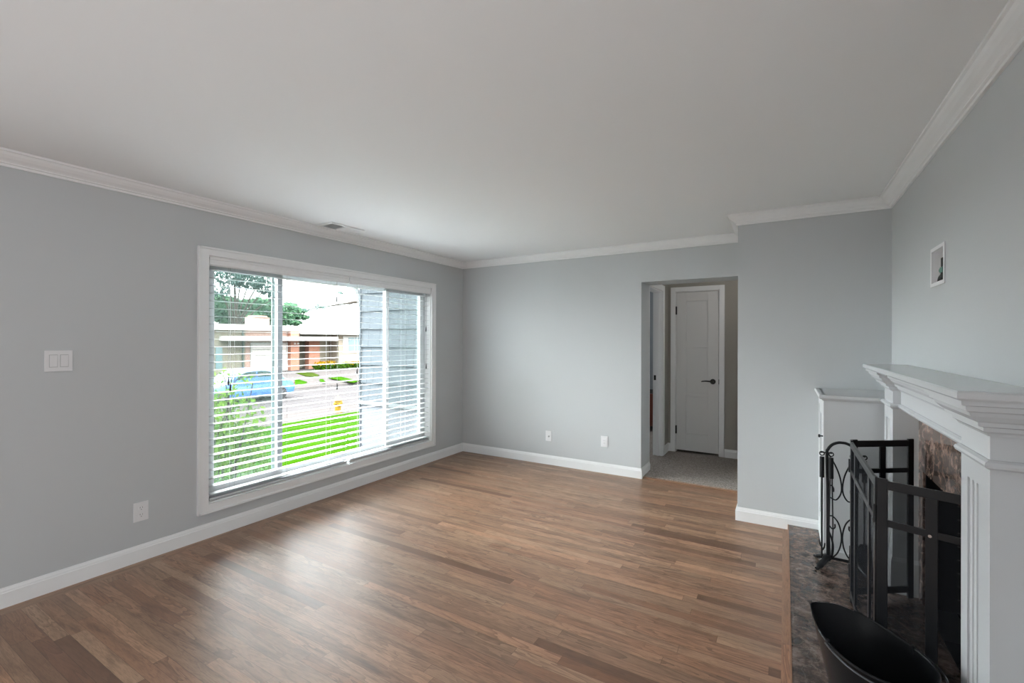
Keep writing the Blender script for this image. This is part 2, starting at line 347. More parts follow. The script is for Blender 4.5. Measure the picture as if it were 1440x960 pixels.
# ------------------------------------------------------------------ mesh builder
ORG = {}
class MB:
    def __init__(s): s.v = []; s.f = []
    def box(s, x0, y0, z0, x1, y1, z1, m=None):
        x0, x1 = min(x0, x1), max(x0, x1); y0, y1 = min(y0, y1), max(y0, y1); z0, z1 = min(z0, z1), max(z0, z1)
        vs = [Vector(p) for p in ((x0, y0, z0), (x1, y0, z0), (x1, y1, z0), (x0, y1, z0), (x0, y0, z1), (x1, y0, z1), (x1, y1, z1), (x0, y1, z1))]
        if m: vs = [m @ p for p in vs]
        b = len(s.v); s.v += vs
        for f in ((3, 2, 1, 0), (4, 5, 6, 7), (0, 1, 5, 4), (1, 2, 6, 5), (2, 3, 7, 6), (3, 0, 4, 7)): s.f.append([b + i for i in f])
        return s
    def rings(s, rings, cap=True, closed=False):
        """skin a list of equally long closed rings"""
        b = len(s.v); n = len(rings[0])
        for r in rings: s.v += [Vector(p) for p in r]
        k = len(rings)
        for i in range(k if closed else k - 1):
            a0 = b + i * n; a1 = b + ((i + 1) % k) * n
            for j in range(n): s.f.append([a0 + j, a0 + (j + 1) % n, a1 + (j + 1) % n, a1 + j])
        if cap and not closed:
            s.f.append([b + j for j in range(n)][::-1]); s.f.append([b + (k - 1) * n + j for j in range(n)])
        return s
    def tube(s, pts, r, n=8, cap=True, flat=None):
        pts = [Vector(p) for p in pts]; rs = r if isinstance(r, (list, tuple)) else [r] * len(pts)
        rings = []; up = None
        for i, p in enumerate(pts):
            t = (pts[min(i + 1, len(pts) - 1)] - pts[max(i - 1, 0)]).normalized()
            if up is None:
                up = Vector((0, 0, 1)) if abs(t.z) < 0.9 else Vector((0, 1, 0))
            a = t.cross(up).normalized(); b_ = a.cross(t).normalized(); up = b_
            k = flat or 1.0
            rings.append([p + (a * math.cos(2 * PI * j / n) * k + b_ * math.sin(2 * PI * j / n)) * rs[i] for j in range(n)])
        return s.rings(rings, cap)
    def cyl(s, p0, p1, r0, r1=None, n=20):
        return s.tube([p0, p1], [r0, r0 if r1 is None else r1], n)
    def lathe(s, prof, c, n=24, axis='z'):
        rings = []
        for r, z in prof:
            ring = []
            for j in range(n):
                a = 2 * PI * j / n
                if axis == 'z': ring.append((c[0] + r * math.cos(a), c[1] + r * math.sin(a), c[2] + z))
                elif axis == 'y': ring.append((c[0] + r * math.cos(a), c[1] + z, c[2] + r * math.sin(a)))
                else: ring.append((c[0] + z, c[1] + r * math.cos(a), c[2] + r * math.sin(a)))
            rings.append(ring)
        return s.rings(rings)
    def sweep(s, path, prof, closed=False, side=1):
        """profile (out, z) swept along a plan path with mitred corners; side=+1 offsets to the left of travel"""
        P = [Vector((p[0], p[1])) for p in path]; n = len(P); rings = []
        for i in range(n):
            def nrm(a, b): d = (b - a).normalized(); return Vector((-d.y, d.x)) * side
            ns = []
            if i > 0 or closed: ns.append(nrm(P[i - 1], P[i]))
            if i < n - 1 or closed: ns.append(nrm(P[i], P[(i + 1) % n]))
            if len(ns) == 2:
                m = ns[0] + ns[1]; m = m / max(1e-6, (1 + ns[0].dot(ns[1])))
            else: m = ns[0]
            rings.append([(P[i].x + m.x * o, P[i].y + m.y * o, z) for o, z in prof])
        return s.rings(rings, True, closed)
    def build(s, name, mat, parent=None, bevel=0.0, smooth=False, kind=None):
        o0 = ORG.get(parent.name, Vector()) if parent else Vector()
        me = bpy.data.meshes.new(name); me.from_pydata([tuple(p - o0) for p in s.v], [], s.f)
        bm = bmesh.new(); bm.from_mesh(me); bmesh.ops.recalc_face_normals(bm, faces=bm.faces); bm.to_mesh(me); bm.free()
        me.materials.append(M[mat] if isinstance(mat, str) else mat)
        o = bpy.data.objects.new(name, me); col.objects.link(o)
        if parent: o.parent = parent; ORG[o.name] = o0
        if smooth:
            for p in me.polygons: p.use_smooth = True
        if bevel:
            b = o.modifiers.new('bevel', 'BEVEL'); b.width = bevel; b.segments = 2; b.limit_method = 'ANGLE'; b.angle_limit = 0.6
        if smooth:
            try: me.set_sharp_from_angle(angle=0.7)
            except Exception: pass
        if kind: o['kind'] = kind
        return o

def tag(o, label=None, cat=None, group=None, kind=None):
    if label: o['label'] = label
    if cat: o['category'] = cat
    if group: o['group'] = group
    if kind: o['kind'] = kind
    return o
def thing(name, loc, label=None, cat=None, group=None, kind=None):
    o = bpy.data.objects.new(name, None); col.objects.link(o); o.location = loc; o.empty_display_size = 0.05
    ORG[o.name] = Vector(loc)
    return tag(o, label, cat, group, kind)
def copy_tree(o, parent=None):
    c = o.copy(); col.objects.link(c)
    if parent: c.parent = parent
    for ch in list(o.children): copy_tree(ch, c)
    return c
def struct(name, mb, mat, **kw): return mb.build(name, mat, kind='structure', **kw)

def wall_boxes(mb, axis, t0, t1, a0, a1, z0, z1, holes):
    """wall slab between t0..t1 on `axis`, spanning a0..a1 along the other axis, with rectangular holes (a0,a1,z0,z1)"""
    A = sorted({a0, a1, *[h[0] for h in holes], *[h[1] for h in holes]})
    Z = sorted({z0, z1, *[h[2] for h in holes], *[h[3] for h in holes]})
    for i in range(len(A) - 1):
        for k in range(len(Z) - 1):
            ca, cz = (A[i] + A[i + 1]) / 2, (Z[k] + Z[k + 1]) / 2
            if any(h[0] < ca < h[1] and h[2] < cz < h[3] for h in holes): continue
            if axis == 'x': mb.box(t0, A[i], Z[k], t1, A[i + 1], Z[k + 1])
            else: mb.box(A[i], t0, Z[k], A[i + 1], t1, Z[k + 1])
    return mb

# ================================================================== room shell
struct('floor', MB().box(-0.0, REAR, -0.1, XR + 0.0, D + 0.05, 0.0), 'floor')
struct('ceiling', MB().box(-0.16, REAR, H, XR + 0.6, D + 0.05, H + 0.1), 'ceiling')
WY0, WY1, WZ0, WZ1 = 1.713, 4.13, 0.245, 2.03
struct('wall_left', wall_boxes(MB(), 'x', -0.16, 0.0, REAR, 6.3, -0.1, H, [(WY0, WY1, WZ0, WZ1)]), 'wall')
OPX0, OPZ = 2.292, 2.03
struct('wall_back', wall_boxes(MB(), 'y', D, D + 0.33, 0.0, XJ, 0.0, H, [(OPX0, XJ, 0, OPZ)]), 'wall')
struct('wall_alcove', MB().box(XJ, J, 0, XR + 0.2, D + 0.33, H), 'wall')
FB = (2.45, 3.165, 0.04, 0.742)       # firebox opening y0,y1,z0,z1
MBX = (2.85, 3.045, 1.712, 1.868)     # media box recess
struct('wall_right', wall_boxes(MB(), 'x', XR, XR + 0.12, REAR, J, 0, H, [FB, MBX]), 'wall')
struct('wall_rear', MB().box(-0.16, REAR - 0.1, 0, XR + 0.2, REAR, H), 'wall')

# crown moulding and baseboards
crown = [(0, H), (0.076, H), (0.076, H - 0.011), (0.067, H - 0.014), (0.060, H - 0.027), (0.046, H - 0.041), (0.030, H - 0.051),
         (0.023, H - 0.057), (0.022, H - 0.062), (0.013, H - 0.066), (0.012, H - 0.078), (0, H - 0.078)]
room = [(XR, REAR), (XR, J), (XJ, J), (XJ, D), (0, D), (0, REAR)]
struct('trim_1', MB().sweep(room, crown, closed=True, side=1), 'trim')
bprof = [(0, 0), (0.014, 0), (0.014, 0.078), (0.011, 0.082), (0.010, 0.09), (0.006, 0.098), (0.004, 0.105), (0, 0.105)]
struct('baseboard_left', MB().sweep([(OPX0, D + 0.33), (OPX0, D), (0, D), (0, REAR)], bprof, side=1), 'trim')
struct('baseboard_alcove', MB().sweep([(3.79, J), (XJ, J), (XJ, D)], bprof, side=1), 'trim')
struct('trim_2', MB().box(OPX0, D + 0.02, 0.0, XJ, D + 0.062, 0.012), 'nosing', bevel=0.004)

# hall beyond the opening
struct('floor_hall', MB().box(0.4, D + 0.062, -0.1, 3.9, 9.5, 0.016), 'carpet')
struct('ceiling_hall', MB().box(0.4, D + 0.05, H, 3.9, 9.5, H + 0.1), 'ceiling')
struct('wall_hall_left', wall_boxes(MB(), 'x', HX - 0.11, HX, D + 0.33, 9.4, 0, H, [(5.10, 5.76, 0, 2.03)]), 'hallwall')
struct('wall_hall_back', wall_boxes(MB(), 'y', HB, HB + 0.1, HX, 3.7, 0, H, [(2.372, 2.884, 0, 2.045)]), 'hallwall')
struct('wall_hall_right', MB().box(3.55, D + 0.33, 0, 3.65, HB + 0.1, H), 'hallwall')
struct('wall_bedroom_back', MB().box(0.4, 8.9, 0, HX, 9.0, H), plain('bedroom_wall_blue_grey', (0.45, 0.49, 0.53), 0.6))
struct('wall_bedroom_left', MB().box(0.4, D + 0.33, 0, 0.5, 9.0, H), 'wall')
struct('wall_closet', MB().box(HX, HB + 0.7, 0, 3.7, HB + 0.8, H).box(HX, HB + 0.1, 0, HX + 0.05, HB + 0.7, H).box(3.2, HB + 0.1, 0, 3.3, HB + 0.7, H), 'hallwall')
hb = [(p[0], p[1] + 0.012) for p in bprof]
struct('baseboard_hall', MB().sweep([(2.884 + 0.06, HB), (3.55, HB)], hb, side=-1).sweep([(HX, 5.84), (HX, HB), (2.372 - 0.055, HB)], hb, side=-1), 'trim')

# ------------------------------------------------------------------ hall closet door
d1 = thing('door_1', (2.628, HB, 0.016), kind='structure')
cw = 0.058
c = MB()
c.box(2.372 - cw, HB - 0.016, 0.016, 2.372, HB, 2.045 + cw).box(2.884, HB - 0.016, 0.016, 2.884 + cw, HB, 2.045 + cw).box(2.372, HB - 0.016, 2.045, 2.884, HB, 2.045 + cw)
c.build('casing', 'trim', d1, bevel=0.003)
c = MB().box(2.372, HB, 0.016, 2.378, HB + 0.1, 2.045).box(2.878, HB, 0.016, 2.884, HB + 0.1, 2.045).box(2.372, HB, 2.039, 2.884, HB + 0.1, 2.045)
c.build('jamb', 'trim', d1)
dx0, dx1, dz0, dz1 = 2.381, 2.875, 0.045, 2.036
sx0, sx1 = 2.50, 2.755
c = MB(); y0, y1 = HB + 0.004, HB + 0.034
panels = [(0.258, 0.735), (0.775, 1.342), (1.425, 1.925)]
c.box(dx0, y0, dz0, sx0, y1, dz1).box(sx1, y0, dz0, dx1, y1, dz1)
zs = [dz0] + [z for p in panels for z in p] + [dz1]
for i in range(0, len(zs), 2): c.box(sx0, y0, zs[i], sx1, y1, zs[i + 1])
slab = c.build('slab', 'door', d1, bevel=0.0015)
for a, b in panels: MB().box(sx0, y0 + 0.013, a, sx1, y1 - 0.002, b).build('panel', 'door', slab)
for z in (1.808, 0.30): MB().box(2.374, HB - 0.012, z - 0.05, 2.390, HB + 0.006, z + 0.05).cyl((2.382, HB - 0.012, z - 0.052), (2.382, HB - 0.012, z + 0.052), 0.006, n=10).build('hinge', 'bronze', d1)
hz = 0.925
h = MB().lathe([(0.0, 0.004), (0.031, 0.004), (0.033, -0.002), (0.030, -0.012), (0.010, -0.014), (0.010, -0.05), (0.0, -0.052)], (2.812, HB, hz), 20, 'y')
h.tube([(2.812, HB - 0.045, hz), (2.78, HB - 0.05, hz + 0.004), (2.74, HB - 0.048, hz + 0.006), (2.70, HB - 0.044, hz + 0.002), (2.685, HB - 0.042, hz - 0.003)], [0.009, 0.009, 0.008, 0.007, 0.005], 10)
h.build('door_handle', 'bronze', d1, smooth=True)
MB().box(2.876, HB - 0.003, hz - 0.03, 2.883, HB + 0.01, hz + 0.03).build('strike_plate', 'bronze', d1)

# bedroom doorway in the hall's left wall
d2 = thing('door_2', (HX, 5.43, 0.016), kind='structure')
c = MB()
c.box(HX, 5.76, 0.016, HX + 0.014, 5.835, 2.10).box(HX, 5.083, 0.016, HX + 0.014, 5.10, 2.10).box(HX, 5.10, 2.03, HX + 0.014, 5.76, 2.10)
c.build('casing', 'trim', d2, bevel=0.003)
c = MB().box(HX - 0.11, 5.748, 0.016, HX, 5.76, 2.03).box(HX - 0.11, 5.10, 0.016, HX, 5.112, 2.03).box(HX - 0.11, 5.10, 2.018, HX, 5.76, 2.03)
c.box(HX - 0.07, 5.736, 0.016, HX - 0.035, 5.748, 2.018)
c.build('jamb', 'trim', d2)
MB().box(HX - 0.098, 5.746, 0.94, HX - 0.072, 5.7485, 1.0).build('strike_plate', 'bronze', d2)

bed = thing('bed', (1.55, 7.6, 0.016), 'reddish wooden bed end seen through the bedroom doorway', 'bed')
b = MB().box(1.1, 7.2, 0.10, 2.08, 7.25, 0.60)
for x in (1.1, 2.03): b.box(x, 7.19, 0.016, x + 0.06, 7.26, 0.66)
b.build('footboard', 'redwood', bed, bevel=0.006)
MB().box(1.14, 7.26, 0.2, 2.06, 8.7, 0.52).build('mattress', 'bedding', bed, bevel=0.05)

# ================================================================== big window
win = thing('window_1', (-0.05, (WY0 + WY1) / 2, WZ0), kind='structure')
c = MB(); a0, a1, b0, b1 = 1.645, 4.162 + 0.032, 0.184, 2.086
c.box(0, a0, b0, 0.018, WY0, b1).box(0, WY1, b0, 0.018, a1, b1).box(0, WY0, b0, 0.018, WY1, WZ0).box(0, WY0, WZ1, 0.018, WY1, b1)
c.build('casing', 'trim', win)
c = MB(); r = 0.022     # back band
c.box(0, a0 - 0.004, b0 - 0.004, 0.024, a0 + 0.012, b1 + 0.004).box(0, a1 - 0.012, b0 - 0.004, 0.024, a1 + 0.004, b1 + 0.004)
c.box(0, a0, b0 - 0.004, 0.024, a1, b0 + 0.012).box(0, a0, b1 - 0.012, 0.024, a1, b1 + 0.004)
c.build('back_band', 'trim', win, bevel=0.002)
c = MB(); t = 0.008
c.box(-0.16, WY0, WZ0, 0, WY0 + t, WZ1).box(-0.16, WY1 - t, WZ0, 0, WY1, WZ1).box(-0.16, WY0, WZ0, 0, WY1, WZ0 + t).box(-0.16, WY0, WZ1 - t, 0, WY1, WZ1)
c.build('window_jamb', 'trim', win)
def rect_frame(mb, x0, x1, y0, y1, z0, z1, w_):
    return mb.box(x0, y0, z0, x1, y0 + w_, z1).box(x0, y1 - w_, z0, x1, y1, z1).box(x0, y0 + w_, z0, x1, y1 - w_, z0 + w_).box(x0, y0 + w_, z1 - w_, x1, y1 - w_, z1)
rect_frame(MB(), -0.15, -0.085, WY0 + t, WY1 - t, WZ0 + t, WZ1 - t, 0.038).build('window_frame', 'vinyl', win, bevel=0.002)
sz0, sz1 = WZ0 + 0.046, WZ1 - 0.046
for (y0, y1, xx) in ((1.759, 2.335, -0.10), (2.30, 3.55, -0.125), (3.51, 4.084, -0.10)):
    sx = 0.012 if xx == -0.10 else 0.010
    wdt = 0.042 if xx == -0.10 else 0.036
    s_ = rect_frame(MB(), xx - sx, xx + sx, y0, y1, sz0, sz1, wdt).build('sash', 'vinyl', win, bevel=0.002)
    MB().box(xx - 0.002, y0 + wdt, sz0 + wdt, xx + 0.002, y1 - wdt, sz1 - wdt).build('pane', 'glass', s_)
c = rect_frame(MB(), -0.146, -0.138, 1.757, 2.30, sz0, sz1, 0.022)
scr = c.build('screen_frame', 'alum', win)
MB().box(-0.1425, 1.779, sz0 + 0.022, -0.1415, 2.278, sz1 - 0.022).build('screen_mesh', 'insect', scr)
c = rect_frame(MB(), -0.146, -0.138, 3.55, 4.08, sz0, sz1, 0.022)
scr = c.build('screen_frame', 'alum', win)
MB().box(-0.1425, 3.572, sz0 + 0.022, -0.1415, 4.058, sz1 - 0.022).build('screen_mesh', 'insect', scr)
MB().box(-0.0875, 2.292, sz0 + 0.042, -0.080, 2.336, sz1 - 0.042).build('meeting_stile', 'sash', win, bevel=0.002)
MB().box(-0.114, 2.30, sz0 + 0.042, -0.111, 2.345, sz1 - 0.042).build('meeting_stile', 'alum', win)  # screen frame grey reused to paint this stile's backlit shade
MB().box(-0.088, 3.525, 1.10, -0.078, 3.548, 1.20).build('window_latch', 'plastic', win, bevel=0.002)

# ------------------------------------------------------------------ blinds
def slat_mb(y0, y1, z, tilt, w_=0.062):
    mb = MB(); n = 6; th = 0.0014; xc = -0.042
    top, bot = [], []
    for i in range(n + 1):
        s_ = i / n - 0.5; x = s_ * w_
        zz = 0.0008 * (1 - (2 * s_) ** 2)
        xr = x * math.cos(tilt) - zz * math.sin(tilt); zr = x * math.sin(tilt) + zz * math.cos(tilt)
        top.append((xc + xr, z + zr + th / 2)); bot.append((xc + xr, z + zr - th / 2))
    ring = top + bot[::-1]
    return mb.rings([[(x, y, zz) for x, zz in ring] for y in (y0, y1)])
def blind(y0, y1, label, ladders, tassels):
    t_ = thing('window_blind', (-0.04, (y0 + y1) / 2, WZ0), label, 'blind', 'horizontal blinds in the big window')
    hr = MB().box(-0.072, y0 + 0.004, 1.975, -0.012, y1 - 0.004, 2.018)
    hr.build('headrail', 'slat', t_)
    v = MB()
    prof = [(-0.012, 1.962), (-0.004, 1.962), (0.002, 1.972), (0.000, 1.976), (0.002, 1.990), (0.002, 2.004), (0.006, 2.008), (0.006, 2.020), (-0.004, 2.020), (-0.004, 2.024), (-0.012, 2.024)]
    v.rings([[(x, y, z) for x, z in prof] for y in (y0, y1)]).build('valance', 'valance', t_)
    zt, zb, n = 1.935, 0.300, 30
    for i in range(n):
        z = zt + (zb - zt) * i / (n - 1)
        slat_mb(y0 + 0.012, y1 - 0.008, z, random.uniform(-0.015, 0.02)).build('slat', 'slat', t_, smooth=True)
    MB().box(-0.072, y0 + 0.010, 0.2545, -0.012, y1 - 0.006, 0.273).build('bottom_rail', 'slat', t_, bevel=0.004)
    for y in ladders:
        c_ = MB()
        for x in (-0.074, -0.0105): c_.tube([(x, y, 1.975), (x, y, 0.262)], 0.0009, 5)
        c_.build('ladder_cord', 'cord', t_)
    for (y, ztop, z1_) in tassels:
        c_ = MB().tube([(-0.006, y, 1.97), (-0.002, y, (1.97 + z1_) / 2), (-0.004, y, z1_ + 0.03)], 0.0011, 5).build('lift_cord', 'cord', t_)
        MB().lathe([(0, 0.034), (0.003, 0.034), (0.004, 0.022), (0.0062, 0.006), (0.0068, -0.018), (0.006, -0.026), (0, -0.026)], (-0.004, y, z1_), 10).build('tassel', 'tassel', c_, smooth=True)
    return t_
blind(1.723, 2.953, 'white horizontal slat blind hanging in the left half of the big window', (1.905, 2.33, 2.76), ((1.858, 0, 1.11), (1.872, 0, 1.065), (2.82, 0, 1.80), (2.825, 0, 0.99)))
blind(2.963, 4.12, 'white horizontal slat blind hanging in the right half of the big window', (3.12, 3.72, 4.02), ((3.055, 0, 1.12), (3.088, 0, 1.02), (4.05, 0, 1.55), (4.055, 0, 1.12)))

# ================================================================== wall plates
def rounded_plate(mb, axis, pos, out, a, z, w_, h_, th):
    if axis == 'x': mb.box(pos, a - w_ / 2, z - h_ / 2, pos + out * th, a + w_ / 2, z + h_ / 2)
    else: mb.box(a - w_ / 2, pos, z - h_ / 2, a + w_ / 2, pos + out * th, z + h_ / 2)
    return mb
sw = thing('light_switch', (0, 0.925, 1.302), 'white double rocker light switch plate on the grey left wall', 'light switch')
rounded_plate(MB(), 'x', 0, 1, 0.925, 1.302, 0.119, 0.119, 0.006).build('plate', 'plastic', sw, bevel=0.002)
for a in (0.902, 0.948):
    MB().box(0.006, a - 0.018, 1.302 - 0.036, 0.0068, a + 0.018, 1.302 + 0.036).build('rocker_surround', 'cord', sw)
    r_ = MB(); r_.rings([[(0.006, a - 0.0155, 1.269), (0.009, a - 0.0155, 1.269), (0.0125, a - 0.0155, 1.335), (0.006, a - 0.0155, 1.335)],
                         [(0.006, a + 0.0155, 1.269), (0.009, a + 0.0155, 1.269), (0.0125, a + 0.0155, 1.335), (0.006, a + 0.0155, 1.335)]])
    r_.build('rocker', 'plastic', sw)
ot = thing('wall_outlet', (0, 1.316, 0.318), 'white double socket outlet low on the left wall beside the big window', 'wall outlet')
rounded_plate(MB(), 'x', 0, 1, 1.316, 0.318, 0.080, 0.122, 0.006).build('plate', 'plastic', ot, bevel=0.002)
for z in (0.340, 0.296):
    s_ = MB().lathe([(0, 0.0), (0.016, 0.0), (0.016, 0.0085), (0, 0.0085)], (0.0, 1.316, z), 20, 'x').build('socket', 'plastic', ot)
    MB().box(0.0084, 1.3085, z + 0.001, 0.0088, 1.3105, z + 0.009).box(0.0084, 1.3215, z + 0.001, 0.0088, 1.3235, z + 0.008).box(0.0084, 1.314, z - 0.010, 0.0088, 1.318, z - 0.006).build('slots', 'slot', s_)
o2 = thing('wall_outlet', (1.233, D, 0.326), 'small white wall plate low on the back wall, nearer the big window', 'wall plate')
rounded_plate(MB(), 'y', D, -1, 1.233, 0.326, 0.074, 0.116, 0.006).build('plate', 'plastic', o2, bevel=0.002)
MB().lathe([(0, 0), (0.009, 0), (0.008, -0.010), (0.004, -0.014), (0, -0.014)], (1.238, D - 0.006, 0.322), 12, 'y').build('jack', 'cord', o2)
o3 = thing('wall_outlet', (1.900, D, 0.338), 'white ribbed socket outlet low on the back wall, nearer the doorway', 'wall outlet')
rounded_plate(MB(), 'y', D, -1, 1.900, 0.338, 0.078, 0.116, 0.006).build('plate', 'plastic', o3, bevel=0.002)
s_ = MB().box(1.883, D - 0.010, 0.305, 1.917, D - 0.006, 0.371).build('socket', 'plastic', o3)
MB().box(1.893, D - 0.0104, 0.345, 1.895, D - 0.0099, 0.353).box(1.905, D - 0.0104, 0.345, 1.907, D - 0.0099, 0.353).box(1.893, D - 0.0104, 0.318, 1.895, D - 0.0099, 0.326).box(1.905, D - 0.0104, 0.318, 1.907, D - 0.0099, 0.326).build('slots', 'slot', s_)

# recessed cable box above the mantel
mbx = thing('cable_box', (XR, 2.948, 1.79), 'white recessed cable box with black and green leads above the mantel', 'cable box')
c = MB(); y0, y1, z0, z1 = 2.832, 3.063, 1.694, 1.886
c.box(XR - 0.005, y0, z0, XR, MBX[0], z1).box(XR - 0.005, MBX[1], z0, XR, y1, z1).box(XR - 0.005, MBX[0], z0, XR, MBX[1], MBX[2]).box(XR - 0.005, MBX[0], MBX[3], XR, MBX[1], z1)
c.build('plate', 'plastic', mbx, bevel=0.0015)
c = MB(); a, b, cc, d = MBX; k = 0.0015
c.box(XR, a + k, cc + k, XR + 0.04, a + 0.003, d - k).box(XR, b - 0.003, cc + k, XR + 0.04, b - k, d - k).box(XR, a + k, cc + k, XR + 0.04, b - k, cc + 0.003).box(XR, a + k, d - 0.003, XR + 0.04, b - k, d - k).box(XR + 0.036, a + k, cc + k, XR + 0.04, b - k, d - k)
c.build('recess', 'plastic', mbx)
MB().box(XR + 0.002, 2.888, 1.778, XR + 0.016, 2.918, 1.822).build('lead', 'black', mbx, bevel=0.003)
MB().box(XR + 0.001, 2.890, 1.752, XR + 0.018, 2.935, 1.778).box(XR + 0.001, 2.930, 1.758, XR + 0.014, 2.948, 1.772).build('terminal_plug', 'green', mbx, bevel=0.003)
MB().tube([(XR + 0.010, 2.905, 1.752), (XR + 0.010, 2.905, 1.740), (XR + 0.010, 2.955, 1.732), (XR + 0.010, 2.995, 1.719)], [0.010, 0.012, 0.010, 0.004], 8).build('lead', 'black', mbx, smooth=True)
MB().tube([(XR + 0.010, 2.905, 1.740), (XR + 0.008, 2.915, 1.719)], [0.010, 0.005], 8).build('lead', 'black', mbx, smooth=True)

# ceiling vent
cv = thing('ceiling_vent', (0.20, 2.71, H), 'white rectangular air vent in the ceiling above the big window', 'vent')
vx0, vx1, vy0, vy1 = 0.088, 0.292, 2.535, 2.885
c = MB(); e = 0.022
c.box(vx0, vy0, H - 0.011, vx0 + e, vy1, H).box(vx1 - e, vy0, H - 0.011, vx1, vy1, H).box(vx0 + e, vy0, H - 0.011, vx1 - e, vy0 + e, H).box(vx0 + e, vy1 - e, H - 0.011, vx1 - e, vy1, H).box(vx0 + e, 2.705, H - 0.006, vx1 - e, 2.712, H)
c.build('frame', 'trim', cv, bevel=0.0015)
MB().box(vx0 + e, vy0 + e, H - 0.0008, vx1 - e, vy1 - e, H).build('duct_back', 'dark', cv)
for k in range(9):
    y = vy0 + e + 0.009 + k * 0.0178
    m = Matrix.Translation((0, y, H - 0.006)) @ Matrix.Rotation(0.75, 4, 'X')
    MB().box(vx0 + e, -0.006, -0.0006, vx1 - e, 0.006, 0.0006, m).build('louver', 'trim', cv)
for k in range(9):
    y = 2.712 + 0.009 + k * 0.0165
    m = Matrix.Translation((0, y, H - 0.006)) @ Matrix.Rotation(-0.75, 4, 'X')
    MB().box(vx0 + e, -0.010, -0.0006, vx1 - e, 0.010, 0.0006, m).build('louver', 'trim', cv)

# ================================================================== fireplace
struct('trim_3', MB().box(3.588, 1.30, 0.0, 3.595, J - 0.014, 0.041), 'nosing')
he = MB().box(3.595, 1.30, 0.0, XR, J - 0.014, 0.04).build('fireplace_hearth', 'marble', bevel=0.002)
tag(he, 'brown polished marble hearth slab on the floor in front of the fireplace', 'hearth')
HZ = 0.04
mp = thing('mantelpiece', (XR, 2.68, HZ), 'white enamelled fireplace surround with fluted legs and deep moulded mantel shelf', 'mantelpiece')
LX, HXf = 4.08, 4.115
N0, N1, F0, F1 = 1.859, 2.112, 3.252, 3.500
def leg(y0, y1):
    b = MB(); p0, p1 = y0 + 0.078, y1 - 0.062
    # body with a sunk panel in the front face
    b.box(LX + 0.014, y0, HZ, XR, y1, 1.16)
    b.box(LX, y0, HZ, LX + 0.014, p0, 1.16).box(LX, p1, HZ, LX + 0.014, y1, 1.16).box(LX, p0, 0.985, LX + 0.014, p1, 1.16).box(LX, p0, HZ, LX + 0.014, p1, 0.22)
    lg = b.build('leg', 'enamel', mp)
    st = MB()
    for k in range(3):
        yy = p0 + (p1 - p0) * (k + 0.5) / 3
        st.box(LX + 0.003, yy - 0.011, 0.22, LX + 0.014, yy + 0.011, 0.985)
    st.build('fluting', 'enamel', lg, bevel=0.003)
    pb = [(0, HZ), (0.008, HZ), (0.008, 0.215), (0.002, 0.235), (0, 0.235)]
    MB().sweep([(XR, y0), (LX, y0), (LX, y1), (XR, y1)], pb, side=1).build('plinth', 'enamel', lg)
leg(N0, N1); leg(F0, F1)
plan = [(XR, N0), (LX, N0), (LX, N1), (HXf, N1), (HXf, F0), (LX, F0), (LX, F1), (XR, F1)]
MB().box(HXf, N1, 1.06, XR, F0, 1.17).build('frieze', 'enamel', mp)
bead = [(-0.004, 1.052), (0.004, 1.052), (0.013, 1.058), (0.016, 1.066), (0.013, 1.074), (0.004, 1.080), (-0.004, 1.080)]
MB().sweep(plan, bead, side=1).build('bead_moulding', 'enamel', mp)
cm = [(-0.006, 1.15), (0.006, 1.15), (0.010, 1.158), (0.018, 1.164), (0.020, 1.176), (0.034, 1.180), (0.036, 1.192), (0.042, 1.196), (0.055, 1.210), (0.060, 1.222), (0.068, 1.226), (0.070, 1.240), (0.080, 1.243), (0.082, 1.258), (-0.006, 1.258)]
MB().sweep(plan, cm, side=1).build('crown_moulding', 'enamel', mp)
sp_ = [(0, 1.257), (-0.010, 1.257), (0.0, 1.257)]
s_ = MB(); SX, SY0, SY1 = LX - 0.094, N0 - 0.094, F1 + 0.085
shelfprof = [(-0.02, 1.257), (0.0 - 0.006, 1.257), (0, 1.263), (0, 1.280), (-0.004, 1.284), (-0.02, 1.284)]
s_.sweep([(XR, SY0), (SX, SY0), (SX, SY1), (XR, SY1)], shelfprof, side=1)
s_.box(SX + 0.018, SY0 + 0.018, 1.257, XR, SY1 - 0.018, 1.284)
s_.build('mantel_shelf', 'enamel', mp)

fc = wall_boxes(MB(), 'x', XR - 0.012, XR - 0.0005, N1, F0, HZ, 1.06, [(FB[0], FB[1], HZ, FB[3])])
tag(fc.build('fireplace_facing', 'facing'), 'polished brown marble facing around the dark firebox opening', 'fireplace facing')
fbx = thing('firebox', (XR + 0.3, 2.81, HZ), 'dark sooty brick firebox behind the folding screen', 'firebox')
c = MB(); a, b, _, zt = FB; bx = XR + 0.5
c.box(XR + 0.0, a - 0.06, HZ - 0.03, bx, b + 0.06, HZ).box(bx, a - 0.06, HZ, bx + 0.06, b + 0.06, zt + 0.1).box(XR + 0.12, a - 0.06, HZ, bx, a, zt + 0.1).box(XR + 0.12, b, HZ, bx, b + 0.06, zt + 0.1).box(XR + 0.12, a, zt + 0.04, bx, b, zt + 0.1)
c.build('brick_lining', 'firebrick', fbx)
c = MB().box(XR, a, HZ, XR + 0.12, a + 0.006, zt).box(XR, b - 0.006, HZ, XR + 0.12, b, zt).box(XR, a, zt - 0.006, XR + 0.12, b, zt)
c.build('steel_liner', 'ironflat', fbx)

XR_C = XR - 0.002
M['cabinet'] = plain('cabinet_enamel_white', (0.58, 0.59, 0.60), 0.3, var=0.01)
